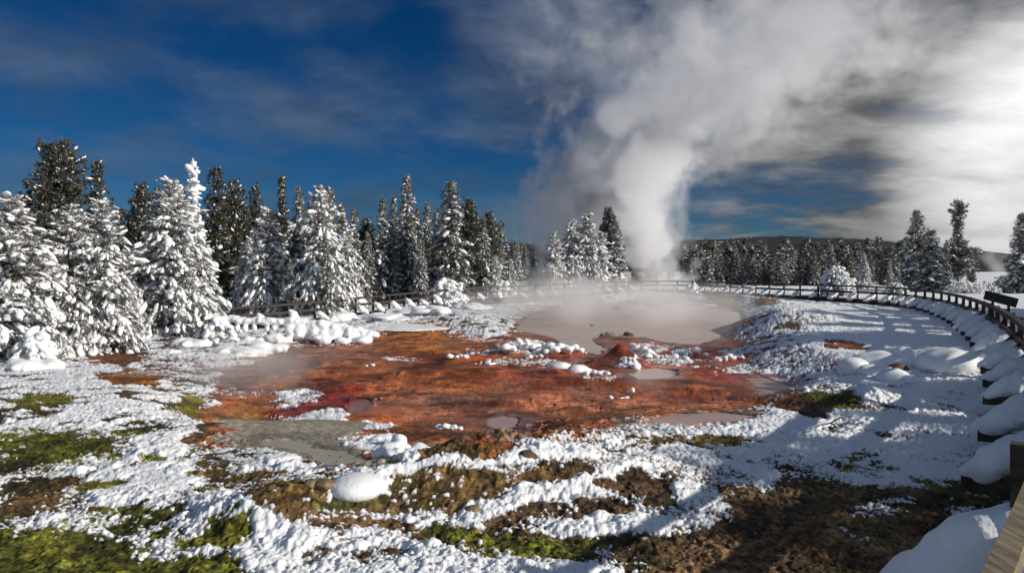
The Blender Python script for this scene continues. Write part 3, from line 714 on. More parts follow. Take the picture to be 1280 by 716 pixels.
for _ in range(3):          # round the corners
    Q = np.stack([.75*P[:-1]+.25*P[1:], .25*P[:-1]+.75*P[1:]], 1).reshape(-1, 3); P = np.vstack([P[:1], Q, P[-1:]])
seg = np.concatenate([[0], np.cumsum(np.linalg.norm(np.diff(P, axis=0), axis=1))])
def at(s):
    p = np.array([np.interp(s, seg, P[:, i]) for i in range(3)])
    q = np.array([np.interp(s+.3, seg, P[:, i]) for i in range(3)])-np.array([np.interp(s-.3, seg, P[:, i]) for i in range(3)])
    q[2] = 0; q /= np.linalg.norm(q)
    return p, q, np.array([-q[1], q[0], 0])      # point, tangent, left = outer side (path runs clockwise from left to near)
TOT = seg[-1]
def sweep(s0, s1, step, o0, o1, z0, z1, jitter=None):
    """box section between lateral offsets o0,o1 and heights z0,z1 (relative to rail top) along the path"""
    ss = np.arange(s0, s1, step); ss = np.append(ss, s1)
    V, T = [], []
    for s in ss:
        p, t, n = at(s)
        for (o, z) in ((o0, z0), (o1, z0), (o1, z1), (o0, z1)):
            V.append(p+n*o+np.array([0, 0, z]))
    m = len(ss)
    for i in range(m-1):
        for j in range(4):
            T.append((i*4+j, i*4+(j+1) % 4, (i+1)*4+(j+1) % 4, (i+1)*4+j))
    T += [(3, 2, 1, 0), ((m-1)*4, (m-1)*4+1, (m-1)*4+2, (m-1)*4+3)]
    return np.array(V), np.array(T)
# left normal of the direction of travel: travelling from the far left round to the camera (clockwise), the outer side is on the left
DECKZ = -1.06
bw = empty('boardwalk', tuple(at(TOT*.5)[0]+np.array([0, 0, DECKZ])))
tag(bw, 'long curving timber boardwalk deck behind the railing, topped with trodden snow', 'boardwalk')
def child(name, VT, m, parent, smooth=False):
    V, T = VT
    lo = np.array(parent.location)
    o = obj(name, mesh_np(name, np.asarray(V)-lo, T, m, smooth), parent)
    return o
child('deck', sweep(.2, TOT-.2, .8, -.05, 1.95, DECKZ-.06, DECKZ), M['wood_dark'], bw)
child('edge_beam', sweep(.2, TOT-.2, .8, -.10, -.053, DECKZ-.26, DECKZ+.03), M['wood_dark'], bw)
child('edge_beam', sweep(.2, TOT-.2, .8, 1.953, 2.0, DECKZ-.26, DECKZ+.03), M['wood_dark'], bw)
def deck_snow():
    ss = np.arange(.3, TOT-7.5, .5); offs = np.linspace(.02, 1.93, 9); V = []; T = []
    for i, s in enumerate(ss):
        p, t, n = at(s)
        for j, o in enumerate(offs):
            h = .10*math.sin(math.pi*(j)/(8))**.4 if 0 < j < 8 else .0
            h *= .7+.6*float(vnoise(np.array([s*1.3]), np.array([o*2.0]), 4)[0])
            V.append(p+n*o+np.array([0, 0, DECKZ+.004+h]))
    k = len(offs)
    for i in range(len(ss)-1):
        for j in range(k-1): T.append((i*k+j, (i+1)*k+j, (i+1)*k+j+1, i*k+j+1))
    return np.array(V), np.array(T)
child('deck_snow', deck_snow(), M['snow'], bw, True)

fe = empty('wooden_railing', tuple(at(TOT*.5)[0]+np.array([0, 0, DECKZ])))
tag(fe, 'long curving timber railing round the hot spring, its bare pale end at bottom right', 'railing')
child('top_rail', sweep(0, TOT-9.5, .6, -.075, .075, -.12, .0), M['wood_dark'], fe)
child('top_rail', sweep(TOT-9.48, TOT, .6, -.05, .05, -.075, .0), M['rail_wood'], fe)['label'] = 'bare pale weathered rail closest to the camera'
child('lower_rail', sweep(0, TOT, .6, -.035, .015, -.60, -.44), M['wood_dark'], fe)
def box(c, sx, sy, sz, t, n):
    V = []
    for a in (-1, 1):
        for b in (-1, 1):
            for d in (-1, 1): V.append(np.array(c)+t*a*sx+n*b*sy+np.array([0, 0, d*sz]))
    T = [(0, 1, 3, 2), (4, 6, 7, 5), (0, 4, 5, 1), (2, 3, 7, 6), (0, 2, 6, 4), (1, 5, 7, 3)]
    return np.array(V), np.array(T)
def beam(a, b, w, h):
    a, b = np.array(a), np.array(b); d = (b-a); fr = frames(d[None])[0]
    V = []
    for q in (a, b):
        for (i, j) in ((-1, -1), (1, -1), (1, 1), (-1, 1)): V.append(q+fr[:, 1]*i*w/2+fr[:, 2]*j*h/2)
    T = [(0, 3, 2, 1), (4, 5, 6, 7)]+[(i, (i+1) % 4, 4+(i+1) % 4, 4+i) for i in range(4)]
    return np.array(V), np.array(T)
rs = np.random.RandomState(3)
def pile_mesh(i):
    """snow cushion lying along an outrigger: x = inwards from the post"""
    r = np.random.RandomState(40+i)
    n = 9; t = np.linspace(0, 1, n)
    Pp = np.stack([.06+.66*t, r.normal(size=n)*.025, .42-.40*t**1.1+r.normal(size=n)*.02], 1)
    S = np.stack([np.full(n, .17), .13+.09*np.sin(math.pi*np.clip(t*1.0+.05, 0, 1))+r.uniform(-.02, .03, n), .10+.09*np.sin(math.pi*np.clip(t*.85+.12, 0, 1))], 1)
    V, T = blobs(Pp, np.tile(np.array([[1., 0, -.35]]), (n, 1)), S, r, ICO3, .13)
    return mesh_np('snow_pile', V, T, M['snow'])
PILE = [pile_mesh(i) for i in range(4)]
_sy = np.linspace(TOT*.5, TOT, 4000); _yy = np.interp(_sy, seg, P[:, 1])
s_near = [float(_sy[np.argmin(np.abs(_yy-d)+(_sy < TOT*.7)*99)]) for d in (4.75, 7.7, 10.1, 13.0)]
sp = 2.35; npost = int((TOT-.3)/sp)
for k in range(npost+1):
    s = (s_near[k] if k < 4 else s_near[3]-(k-3)*sp)
    if s < .2: break
    p, t, n = at(s)
    zd = p[2]+DECKZ; tall = .06 if k == 0 else -.012
    zg = zt(*(p-n*.0)[:2])
    bot = min(zd-.28, zg-.1)
    c = p-n*.115 if k == 0 else p+n*.13
    top = p[2]+tall
    child('post', box((c[0], c[1], (top+bot)/2), .06, .06, (top-bot)/2, t, n), M['wood_dark'], fe)
    inn = p-n*.82; 
    child('outrigger', beam((p[0]+n[0]*.08+t[0]*.075, p[1]+n[1]*.08+t[1]*.075, zd-.10), (inn[0]+t[0]*.075, inn[1]+t[1]*.075, zd-.10), .07, .16), M['wood_dark'], fe)
    child('brace', beam(p-n*.66+np.array([0, 0, DECKZ+.02]), p+n*.09+np.array([0, 0, -.42]), .05, .09), M['wood_dark'], fe)
    o = obj('snow_pile', PILE[k % 4]); o.location = p+np.array([0, 0, DECKZ-.01+.0])
    o.rotation_euler = (0, 0, math.atan2(-n[1], -n[0])); q = rs.uniform(.85, 1.2); o.scale = (rs.uniform(.92, 1.06), q, q*rs.uniform(.9, 1.15)) if k else (1.15, 1.15, 1.3)
    remeshed(o, .035 if k < 8 else .06, 5)
    px = 640+F*p[0]/max(p[1], .5)
    names = {0: 'big smooth snow pile beside the bare pale rail at the bottom right corner', 1: 'snow pile on the brown beam end, just above the bare pale rail',
             2: 'second snow pile up from the bare pale rail on the right edge', 3: 'third snow pile up from the bare pale rail on the right edge', 4: 'fourth snow pile up from the bare pale rail on the right edge'}
    lab = names.get(k)
    if not lab:
        lab = ('rounded snow pile on a brace under the dark right hand railing' if px > 1055 else
               'small snow pile at a post of the far railing' if px > 655 else 'small snow pile at a post of the left fence behind the trees')
    tag(o, lab, 'snow pile', 'snow piles on the railing braces')

# sign seen from behind on the outer side of the boardwalk
x, y, z = world(1252, 402); D = 33; x = (1251-640)/F*D; z = zt(x, D)
sg = empty('information_sign', (x, D, z), math.radians(-28)); tag(sg, 'dark tilted information panel on two posts behind the right railing', 'sign')
def local_child(name, VT, m, parent, smooth=False): return obj(name, mesh_np(name, VT[0], VT[1], m, smooth), parent)
e1, e2 = np.array([1., 0, 0]), np.array([0, 1., 0])
V, T = beam((-.62, 0, 1.50), (.62, 0, 1.14), .07, .42); local_child('panel', (V, T), M['sign'], sg)
for q in (-.3, .3): local_child('post', box((q, .06, .6), .05, .05, .62, e1, e2), M['sign'], sg)

# ------------------------------------------------------------------ snow shapes, bushes, rocks
def blob_thing(name, px, py, items, seed, label, cat, group=None, m='snow', vox=.05, D=None, base=ICO3, sm=5, lump=.08, rz=0):
    """items: (x, y, z, sx, sy, sz) in metres about the foot point, x to the right, y away"""
    x, y, z = world(px, py)
    if D: x, y = (px-640)/F*D, D; z = zt(x, y)
    r = np.random.RandomState(seed)
    I = np.array(items, float)
    V, T = blobs(I[:, :3], np.tile(np.array([[1., 0, 0]]), (len(I), 1)), I[:, 3:], r, base, lump)
    o = obj(name, mesh_np(name, V, T, M[m]), None, (x, y, z)); o.rotation_euler = (0, 0, rz)
    if vox: remeshed(o, vox, sm)
    tag(o, label, cat, group); return o
def crumbs(seed, n, w, d, h, s):
    r = np.random.RandomState(seed); out = []
    for k in range(n):
        u = r.uniform(-1, 1); q = s*r.uniform(.5, 1.3)
        out.append((u*w, r.uniform(-1, 1)*d, r.uniform(0, 1)*h*(1-u*u), q*1.15, q, q*.8))
    return out
# egg shaped snow capped stone
x, y, z = world(445, 611); z -= .15
st = empty('snow_capped_stone', (x, y, z)); tag(st, 'smooth egg shaped stone capped in white snow beside the grey mud', 'stone')
r = np.random.RandomState(8)
V, T = blobs(np.array([[0, 0, .05]]), np.array([[1., 0, 0]]), np.array([[.25, .19, .12]]), r, ICO4, .04); local_child('rock', (V, T), M['rock_dark'], st, True)
V, T = blobs(np.array([[0, 0, .17]]), np.array([[1., .02, 0]]), np.array([[.31, .30, .135]]), r, ICO4, .015); local_child('snow_cap', (V, T), M['snow'], st, True)
GC = 'clumps of snow on the mud'
clumps = [
 (560, 536, 16, .30, .09, .10, .055, 'long low crust of snow lying alone on the orange mud below centre'),
 (553, 566, 9, .16, .08, .06, .05, 'small crust of snow on brown mud near the foreground bank'),
 (555, 548, 4, .06, .05, .04, .05, 'tiny snow clump between two larger crusts on the mud'),
 (498, 561, 10, .14, .12, .16, .08, 'rounded snow lump at the tip of the white crust beside the egg shaped mound'),
 (505, 580, 16, .30, .14, .14, .09, 'flat white snow hump right of the egg shaped mound'),
 (745, 468, 14, .42, .2, .14, .09, 'ragged snow crust left of the red mud cone foot'),
 (768, 498, 8, .32, .08, .05, .06, 'short broken line of snow lumps on the mud below the cone'),
 (790, 490, 5, .16, .08, .07, .075, 'pair of snow lumps just right of the broken line below the cone'),
 (786, 460, 22, .38, .3, .36, .11, 'bumpy snow heap against the right foot of the red mud cone'),
 (800, 445, 26, .6, .4, .4, .13, 'upper snow heap on the ridge right of the red mud cone'),
 (700, 440, 30, 1.0, .4, .3, .14, 'long ridge of snow lumps left of the steaming pool'),
 (650, 438, 30, .9, .5, .45, .16, 'thick snow covered hummock at the left shore of the steaming pool'),
 (668, 446, 7, .3, .15, .1, .08, 'little snow crumbs in front of the white hummock'),
 (570, 447, 10, .4, .2, .12, .1, 'snow flecks along the pale mud ridge at left centre'),
 (466, 457, 6, .22, .1, .06, .06, 'small pinkish white snow flecks on the left orange mud'),
 (830, 448, 18, .9, .3, .2, .12, 'strip of snow lumps on the red mud right of the cone'),
 (868, 443, 16, .45, .25, .28, .13, 'domed snow lump at the near shore of the steaming pool'),
 (915, 450, 16, .6, .3, .2, .12, 'snow lumps on the red mud close to the right bank'),
 (606, 455, 8, .35, .15, .08, .08, 'thin scatter of snow on mud left of the orange hummock'),
]
for i, (px, py, n, w, d, h, s, lab) in enumerate(clumps):
    blob_thing('snow_clump', px, py, crumbs(50+i, n, w, d, h, s), 70+i, lab, 'snow clump', GC, vox=max(.016, s*.26), base=ICO2, sm=2, lump=.16)
blob_thing('snow_clump', 700, 460, [(0, 0, .05, .38, .22, .16), (-.3, .05, .0, .2, .15, .1)], 90, 'left one of two smooth snow lumps below the white ridge', 'snow clump', GC, vox=.05)
blob_thing('snow_clump', 722, 464, [(0, 0, .05, .40, .24, .18), (.3, 0, .0, .25, .2, .1)], 91, 'right one of two smooth snow lumps below the white ridge', 'snow clump', GC, vox=.05)
# boulders under snow on the right bank
GB = 'snow covered boulders on the right bank'
for (px, py, sx, sz, lab) in [
 (1068, 466, .48, .34, 'round snow covered boulder with a dark hollow, at the left of the right bank boulders'), (1100, 458, .75, .34, 'wide snow covered boulder above the dark hollow on the right bank'),
 (1128, 452, .40, .36, 'upright snowy boulder at the right end above the dark hollow'), (1095, 470, .5, .26, 'low snow covered boulder at the left of the dark hollow'),
 (1118, 476, .42, .24, 'smooth snow covered boulder below the dark hollow'), (1138, 478, .26, .15, 'small snow covered stone right below the dark hollow'),
 (1192, 462, .95, .42, 'large smooth snow mound with a sunlit top near the right railing')]:
    o = blob_thing('snow_covered_boulder', px, py, [(0, 0, sz*.2, sx, sx*.85, sz), (sx*.3, sx*.2, sz*.1, sx*.7, sx*.7, sz*.8)], int(px), lab, 'boulder', GB, vox=.05, lump=.09)
for (px, py, s, m, lab) in [
 (1118, 466, .34, 'rock_dark', 'dark bare rock in the hollow between snowy boulders'), (408, 610, .13, 'rock', 'tan rock left of the egg shaped white mound'), (390, 606, .09, 'rock', 'small tan rock left of the larger tan rock by the egg mound'),
 (262, 618, .10, 'rock', 'tan stone in the brown snow flecked ground at left'), (330, 606, .08, 'rock', 'small tan stone in the middle of the flecked brown ground at left'),
 (592, 640, .085, 'rock', 'pointed tan stone at the left tip of the long foreground snow tongue'), (722, 666, .085, 'rock', 'reddish brown stone on the foreground moss'), (754, 685, .05, 'rock', 'little stone in the moss by the bottom edge'),
 (575, 572, .16, 'rock_dark', 'brown stone at the mud edge below the small snow crust'), (660, 572, .1, 'rock_dark', 'dark stone at the foot of the foreground bank'),
 (815, 384, .55, 'rock_dark', 'brown rock in the mist on the far shore of the pool'), (772, 387, .45, 'rock_dark', 'low brown rock at the left of the far shore'), (740, 408, .14, 'rock_dark', 'small dark stone in the shallow pool'),
 (785, 419, .24, 'rock_dark', 'dark knob of rock on the near shore above the red cone'), (908, 376, .9, 'rock_dark', 'grey brown sinter mound right of the steaming pool'), (955, 381, .75, 'rock_dark', 'lower brown sinter mound beside the white snow dome'),
 (340, 538, .1, 'rock_dark', 'dark pit stone in the grey mud')]:
    r = np.random.RandomState(int(px)); I = [(0, 0, s*.25, s, s*.75, s*.55), (s*.55, .1*s, s*.1, s*.6, s*.5, s*.4), (-s*.5, 0, s*.1, s*.55, s*.5, s*.35)]
    blob_thing('rock', px, py, I, int(px*3), lab, 'rock', 'bare rocks', m=m, vox=max(.02, s*.09), sm=1, lump=.2)
for (px, py, s, lab) in [(838, 384, .45, 'round pinkish snowy rock beside the brown rock on the far shore'), (848, 386, .4, 'second round snowy rock right of the brown far shore rock'), (800, 385, .4, 'snowy rock left of the brown far shore rock')]:
    blob_thing('snow_covered_rock', px, py, [(0, 0, .1, s, s*.8, s*.7)], int(px), lab, 'rock', 'snowy rocks on the far shore', vox=.08)
# snow stubs and bushes
def bush(px, py, w, h, seed, label, n=90, blob=.13, D=None, name='snowy_bush', m='needles_brown', snow=.9, group=None):
    x, y, z = world(px, py)
    if D: x, y = (px-640)/F*D, D; z = zt(x, y)
    r = np.random.RandomState(seed)
    a = r.uniform(0, 6.28, n); q = np.sqrt(r.uniform(0, 1, n)); u = r.uniform(.05, 1, n)
    rad = w/2*np.sqrt(np.clip(1-(u*.96)**2, 0, 1))
    P_ = np.stack([np.cos(a)*rad*q, np.sin(a)*rad*q, h*u*(.75+.5*r.rand(n))*.9], 1)
    D_ = np.stack([np.cos(a), np.sin(a), -r.uniform(.1, 1.2, n)], 1)
    root = empty(name, (x, y, z)); tag(root, label, 'bush', group)
    tv, tq = tufts(P_, D_, np.full(n, blob*2.1), r, 9, blob*.16, .8)
    twigs = [tube([(0, 0, -.05), P_[i]*.5+np.array([0, 0, .04]), P_[i]], [.018, .012, .005], 4, False) for i in range(0, n, 4)]
    obj('branches', mesh_np('bush_branches', *join([(tv, tq)]+twigs), M[m], False), root)
    k = r.uniform(0, 1, n) < snow
    s = blob*r.uniform(.6, 1.5, n)
    V, T = blobs(P_[k]+np.array([0, 0, blob*.35]), D_[k], np.stack([s*1.6, s, s*.8], 1)[k], r, ICO2, .2)
    obj('snow_load', mesh_np('bush_snow', V, T, M['snow']), root)
    return root
bush(1046, 376, 3.4, 2.7, 1, 'bushy white snow ghost shrub standing before the right fence', 700, .10)
bush(556, 384, 3.6, 2.1, 2, 'drooping shrub under heavy snow pads at the foot of the widest fir', 420, .15)
bush(440, 392, 2.2, 1.6, 3, 'low snowy shrub by the left fence right of the greyish conifer', 110, .17)
bush(352, 396, 2.0, 1.2, 4, 'low snowy shrub behind the middle of the fallen log', 100, .16)
bush(46, 452, 1.3, .85, 5, 'white snow lump shrub below the bulky tree at the left edge', 110, .13)
bush(268, 428, 1.8, 1.1, 6, 'twiggy snowy shrub at the left end of the fallen log', 110, .12, snow=.6)
bush(628, 376, 3.0, 1.8, 7, 'white rounded shrub behind the dark fence section', 120, .2, D=76)
for i, (px, w, h, lab) in enumerate([(1120, 2.6, 1.1, 'low snowy scrub just left of the right hand firs'), (1206, 4.5, 1.3, 'low snowy scrub under the column shaped pine'), (1228, 4.5, 1.2, 'low snowy scrub right of the column shaped pine'), (1252, 3, 1.7, 'twiggy scrub left of the pine at the right edge'), (1270, 4, 1.2, 'low snowy scrub under the pine at the right edge')]):
    bush(px, 0+362, w, h, 20+i, lab, 260, .085, D=80+i*2, m='needles_brown', snow=.7, group='scrub beyond the right fence')
def cone_items(h, w, n, seed):
    r = np.random.RandomState(seed); out = []
    for k in range(n):
        u = k/(n-1); q = w*(1-u)**.8*.5+.06
        out.append((r.uniform(-.35, .35)*q, r.uniform(-.3, .3)*q, h*u, q, q*.9, h/n*1.2))
    return out
blob_thing('snow_stub', 868, 373, cone_items(1.75, 1.5, 9, 3), 5, 'pointed white snow covered stub standing before the far railing', 'snow stub', vox=.07, lump=.18, sm=2)
blob_thing('snow_stub', 1022, 371, cone_items(.7, .9, 5, 4), 6, 'small snow stub left of the white ghost shrub', 'snow stub', vox=.07, lump=.15, sm=2)

# fallen log under snow
x0, y0, z0 = world(268, 424); x1, y1, z1 = world(402, 428)
lg = empty('fallen_log', (x0, y0, z0)); tag(lg, 'fallen log under a thick snow blanket that hangs down in rounded lobes', 'log')
ux, uy = x1-x0, y1-y0
Lg = math.hypot(ux, uy)
lz = .72
V, T = tube([(0, 0, lz+.12), (Lg*.35, 0, lz-.02), (Lg*.7, .05, lz-.05), (Lg*1.0, .1, lz-.22), (Lg*1.45, .1, .15)], [.13, .13, .12, .10, .06], 10); local_child('log', (V, T), M['bark'], lg, True)
for q, (a, b) in enumerate([(Lg*.1, .1), (Lg*.5, -.1), (Lg*.95, .1)]):
    V, T = tube([(a, 0, lz), (a+.05, b, -.15)], [.06, .05], 6); local_child('limb', (V, T), M['bark'], lg, True)
r = np.random.RandomState(6); I = []
for k in range(40):
    u = k/39; zz_ = np.interp(u, [0, .25, .5, .7, 1], [lz+.26, lz+.12, lz+.10, lz-.02, .18])
    I.append((u*Lg*1.5, r.normal()*.04, zz_+r.uniform(-.03, .05), .20, .24, .14+.04*r.rand()))
for k in range(12):
    I.append((Lg*1.5*r.uniform(.2, 1.0), -.42-r.uniform(0, .25), r.uniform(-.05, .12), r.uniform(.25, .45), .28, r.uniform(.14, .26)))
for k in range(26):
    u = .47+.5*k/25; top = np.interp(u, [0, .25, .5, .7, 1], [lz+.26, lz+.12, lz+.10, lz-.02, .18])
    I.append((u*Lg*1.5, -.06-.08*r.rand(), top*.5, .20, .16, top*r.uniform(.40, .52)))
for k in range(8):
    u = .46+.54*(k+r.uniform(-.35, .35))/7.5; a = u*Lg*1.5; top = np.interp(u, [0, .25, .5, .7, 1], [lz+.26, lz+.12, lz+.10, lz-.02, .18])
    h = top*r.uniform(.55, 1.05); wd = r.uniform(.15, .27); fw = r.uniform(.05, .28)
    for q in range(6): I.append((a+r.normal()*.03+.05*q/5, -.10-fw*q/5+r.normal()*.02, top-h*q/5, wd*(1.15-.3*q/5)+.02*r.rand(), .15, .13))
for k in range(9): 
    a = r.uniform(.05, .5)*Lg*1.5
    I.append((a, -.1, lz-r.uniform(.05, .25), .12, .14, .16))
I = np.array(I); I[:, 3:] *= 1.12; V, T = blobs(I[:, :3], np.tile(np.array([[1., 0, 0]]), (len(I), 1)), I[:, 3:], r, ICO3, .12)
so = local_child('snow_blanket', (V, T), M['snow'], lg, True); remeshed(so, .045, 6)
lg.rotation_euler = (0, 0, math.atan2(uy, ux))
GM = 'snow mounds along the left shore'
for (px, py, w, h, lab) in [
 (238, 432, .55, .5, 'snow mound at the foot of the tallest white conifer'), (300, 442, .75, .45, 'snow mound under the left half of the fallen log'), (336, 440, .5, .62, 'bulging snow mound below the middle of the fallen log'),
 (275, 440, .5, .3, 'low snow mound left of the fallen log mounds'), (420, 400, .8, .7, 'tall snow hump behind the right end of the fallen log'), (470, 398, 1.4, .5, 'long snow drift by the left fence'),
 (505, 392, 2.0, .6, 'smooth broad snow drift left of the drooping shrub'), (585, 386, 1.2, .7, 'snow hump right of the drooping shrub'), (540, 392, 1.1, .7, 'snow hump just in front of the drooping shrub'),
 (500, 410, 2.0, .25, 'flat snow shelf above the orange mud'), (72, 446, .5, .55, 'snow hump below the blunt topped conifer'), (40, 462, .6, .5, 'snow hump at the far left below the bulky tree'), (215, 442, .3, .3, 'small snow lump on the brown muddy patch')]:
    r = np.random.RandomState(int(px*7)); n = 16
    I = [(r.uniform(-.8, .8)*w, r.uniform(-.5, .5)*w, r.uniform(-.2, .35)*h, w*r.uniform(.35, .9), w*r.uniform(.35, .8), h*r.uniform(.25, .5)) for _ in range(n)]
    blob_thing('snow_mound', px, py, I, int(px), lab, 'snow mound', GM, vox=max(.045, w*.05), sm=7, lump=.2)
# a dead twig on the snow at right
x, y, z = world(1040, 540)
V, T = join([tube([(-.25, 0, .10), (0, .05, .14), (.22, .18, .20), (.42, .25, .17)], [.008, .014, .012, .004], 5), tube([(0, .05, .14), (.05, -.1, .10), (.02, -.25, .06)], [.010, .008, .003], 5)])
tag(obj('dead_twig', mesh_np('dead_twig', V, T, M['bark']), None, (x, y, z)), 'dark forked dead twig lying on the snow of the right bank', 'twig')

def gravel():
    r = np.random.RandomState(17); out = []
    for (cx, cy, rx, ry, n) in [(1000, 660, 200, 60, 1500), (560, 615, 150, 32, 800), (340, 605, 90, 40, 350), (80, 610, 90, 30, 260), (660, 685, 110, 25, 350)]:
        k = 0
        while k < n:
            px, py = cx+r.uniform(-1, 1)*rx, cy+r.uniform(-1, 1)*ry
            k += 1; D0 = F*CZ/(py-HOR); out.append(((px-640)/F*D0, D0))
    A = np.array(out); z = zbase(A[:, 0], A[:, 1]); n = len(A); s = .006*np.exp(r.normal(size=n)*.55)
    V, T = blobs(np.column_stack([A, z+s*.4+(fbm(A[:, 0]*1.6, A[:, 1]*1.6, 51, 5)-.5)*.09]), np.column_stack([r.normal(size=(n, 2)), np.zeros(n)]), np.column_stack([s*1.5, s*1.1, s*.8]), r, ICO1, .25)
    tag(obj('gravel', mesh_np('gravel', V, T, M['rock'], False)), 'fine tan gravel strewn over the bare brown foreground soil', 'gravel', kind='stuff')
gravel()
# ------------------------------------------------------------------ hills
def hills():
    V, T = [], []
    xs = np.linspace(-2600, 2600, 260)
    prof = np.interp(xs, [-2600, -900, -100, 120, 420, 700, 950, 1250, 1600, 2600], [80, 75, 68, 70, 84, 80, 74, 46, 20, 10])
    prof = prof+4*(fbm(xs/90, xs*0, 5, 4)-.5)*2+2.6*fbm(xs/14, xs*0+4, 7, 2)
    rows = [(1350, -3), (1500, .25), (1650, .62), (1850, 1.0), (2300, .9), (3000, -.1)]
    for (y, f) in rows:
        for x, h in zip(xs, prof): V.append((x, y+40*math.sin(x/300), max(h*f*(1+.1*math.sin(x/150+y)), -4) if f > 0 else -4))
    n = len(xs)
    for i in range(len(rows)-1):
        for j in range(n-1): T.append((i*n+j, i*n+j+1, (i+1)*n+j+1, (i+1)*n+j))
    m = noise_mat('forested_hill', (.006, .008, .011), (.022, .026, .032), .016, .95, 0, detail=9)
    tag(obj('hills', mesh_np('hills', V, T, m)), kind='structure')
hills()

# ------------------------------------------------------------------ steam
def steam_mat(name, ramp, H, dens, nscale, amp, soft, ani=.25, axis_y=0.0, color=(.93, .93, .945)):
    """ramp: (z01, centre x (-1..1)*H, radius*H, density factor); density from distance to the curved axis eaten by noise"""
    m = bpy.data.materials.new(name); m.use_nodes = True; nt = m.node_tree; nt.nodes.clear()
    out = nd(nt, 'ShaderNodeOutputMaterial'); pv = nd(nt, 'ShaderNodeVolumePrincipled')
    pv.inputs['Color'].default_value = (*color, 1); pv.inputs['Anisotropy'].default_value = ani
    nt.links.new(pv.outputs['Volume'], out.inputs['Volume'])
    tc = nd(nt, 'ShaderNodeTexCoord'); sx = nd(nt, 'ShaderNodeSeparateXYZ'); nt.links.new(tc.outputs['Object'], sx.inputs[0])
    def math_(op, a, b=None, clamp=False):
        n = nd(nt, 'ShaderNodeMath', operation=op, use_clamp=clamp)
        for i, v in enumerate((a, b)):
            if v is None: continue
            if isinstance(v, (int, float)): n.inputs[i].default_value = v
            else: nt.links.new(v, n.inputs[i])
        return n.outputs[0]
    zn = math_('DIVIDE', sx.outputs['Z'], H)
    cr = nd(nt, 'ShaderNodeValToRGB'); cr.color_ramp.interpolation = 'B_SPLINE'
    el = cr.color_ramp.elements
    while len(el) < len(ramp): el.new(.5)
    for e, (z, cx, rd, de) in zip(el, ramp): e.position = z
    for e, (z, cx, rd, de) in zip(el, ramp): e.color = (cx*.5+.5, rd, de, 1)
    nt.links.new(zn, cr.inputs['Fac'])
    sc = nd(nt, 'ShaderNodeSeparateColor'); nt.links.new(cr.outputs['Color'], sc.inputs[0])
    cx = math_('MULTIPLY', math_('SUBTRACT', sc.outputs[0], .5), 2*H)
    rd = math_('MULTIPLY', sc.outputs[1], H)
    dx = math_('SUBTRACT', sx.outputs['X'], cx)
    d2 = math_('ADD', math_('MULTIPLY', dx, dx), math_('MULTIPLY', sx.outputs['Y'], sx.outputs['Y']))
    dn = math_('DIVIDE', math_('SQRT', d2), rd)
    no = nd(nt, 'ShaderNodeTexNoise'); no.inputs['Scale'].default_value = nscale; no.inputs['Detail'].default_value = 2; no.inputs['Roughness'].default_value = .5; no.inputs['Distortion'].default_value = .3
    nt.links.new(tc.outputs['Object'], no.inputs['Vector'])
    n2 = nd(nt, 'ShaderNodeTexNoise'); n2.inputs['Scale'].default_value = nscale*3.1; n2.inputs['Detail'].default_value = 4; n2.inputs['Roughness'].default_value = .6
    nt.links.new(tc.outputs['Object'], n2.inputs['Vector'])
    bil = math_('ABSOLUTE', math_('SUBTRACT', math_('MULTIPLY', no.outputs['Fac'], 2.0), 1.0)); bi2 = math_('ABSOLUTE', math_('SUBTRACT', math_('MULTIPLY', n2.outputs['Fac'], 2.0), 1.0))
    puff = math_('ADD', math_('MULTIPLY', bil, 1.25), math_('MULTIPLY', bi2, .55))
    v = math_('ADD', math_('SUBTRACT', 1.0, dn), math_('MULTIPLY', math_('SUBTRACT', puff, .42), amp))
    v = math_('MULTIPLY', v, 1/soft, True)
    v = math_('MULTIPLY', math_('MULTIPLY', v, v), sc.outputs[2])
    nt.links.new(math_('MULTIPLY', v, dens), pv.inputs['Density'])
    return m
def plume(name, loc, H, ramp, label, dens, nscale, amp=1.7, soft=.7, k=1.38, flat=1.0, cat='steam'):
    m = steam_mat(name+'_vapour', ramp, H, dens, nscale, amp, soft)
    n = 28; zz = np.linspace(ramp[0][0], ramp[-1][0], 24)*H
    cx = np.interp(zz/H, [r[0] for r in ramp], [r[1] for r in ramp])*H; rd = np.interp(zz/H, [r[0] for r in ramp], [r[2] for r in ramp])*H*k
    for _ in range(2): rd[1:-1] = (rd[:-2]+rd[1:-1]+rd[2:])/3
    a = np.linspace(0, 6.2832, n, endpoint=False); V = []; T = []
    for z, c, q in zip(zz, cx, rd):
        for t in a:
            w = 1+.06*math.sin(3*t+z*.7)+.05*math.sin(5*t-z*.9)
            V.append((c+q*w*math.cos(t), q*w*math.sin(t), z))
    for i in range(len(zz)-1):
        for j in range(n): T.append((i*n+j, i*n+(j+1) % n, (i+1)*n+(j+1) % n, (i+1)*n+j))
    V.append((cx[0], 0, zz[0])); V.append((cx[-1], 0, zz[-1])); b = len(V)-2
    for j in range(n): T += [(b, (j+1) % n, j, j), (b+1, (len(zz)-1)*n+j, (len(zz)-1)*n+(j+1) % n, (len(zz)-1)*n+(j+1) % n)]
    o = obj(name, mesh_np(name, np.array(V), tris(np.array(T)), m), None, loc); o.scale = (1, flat, 1)
    tag(o, label, cat); return o
D = 118
def pm(px): return (px-640)/F*D
def rampx(H, D, base_px, base_py, rows):
    k = D/F/H
    return [((base_py-py)*k, (cx-base_px)*k, r*k*1.28, d) for py, cx, r, d in rows]
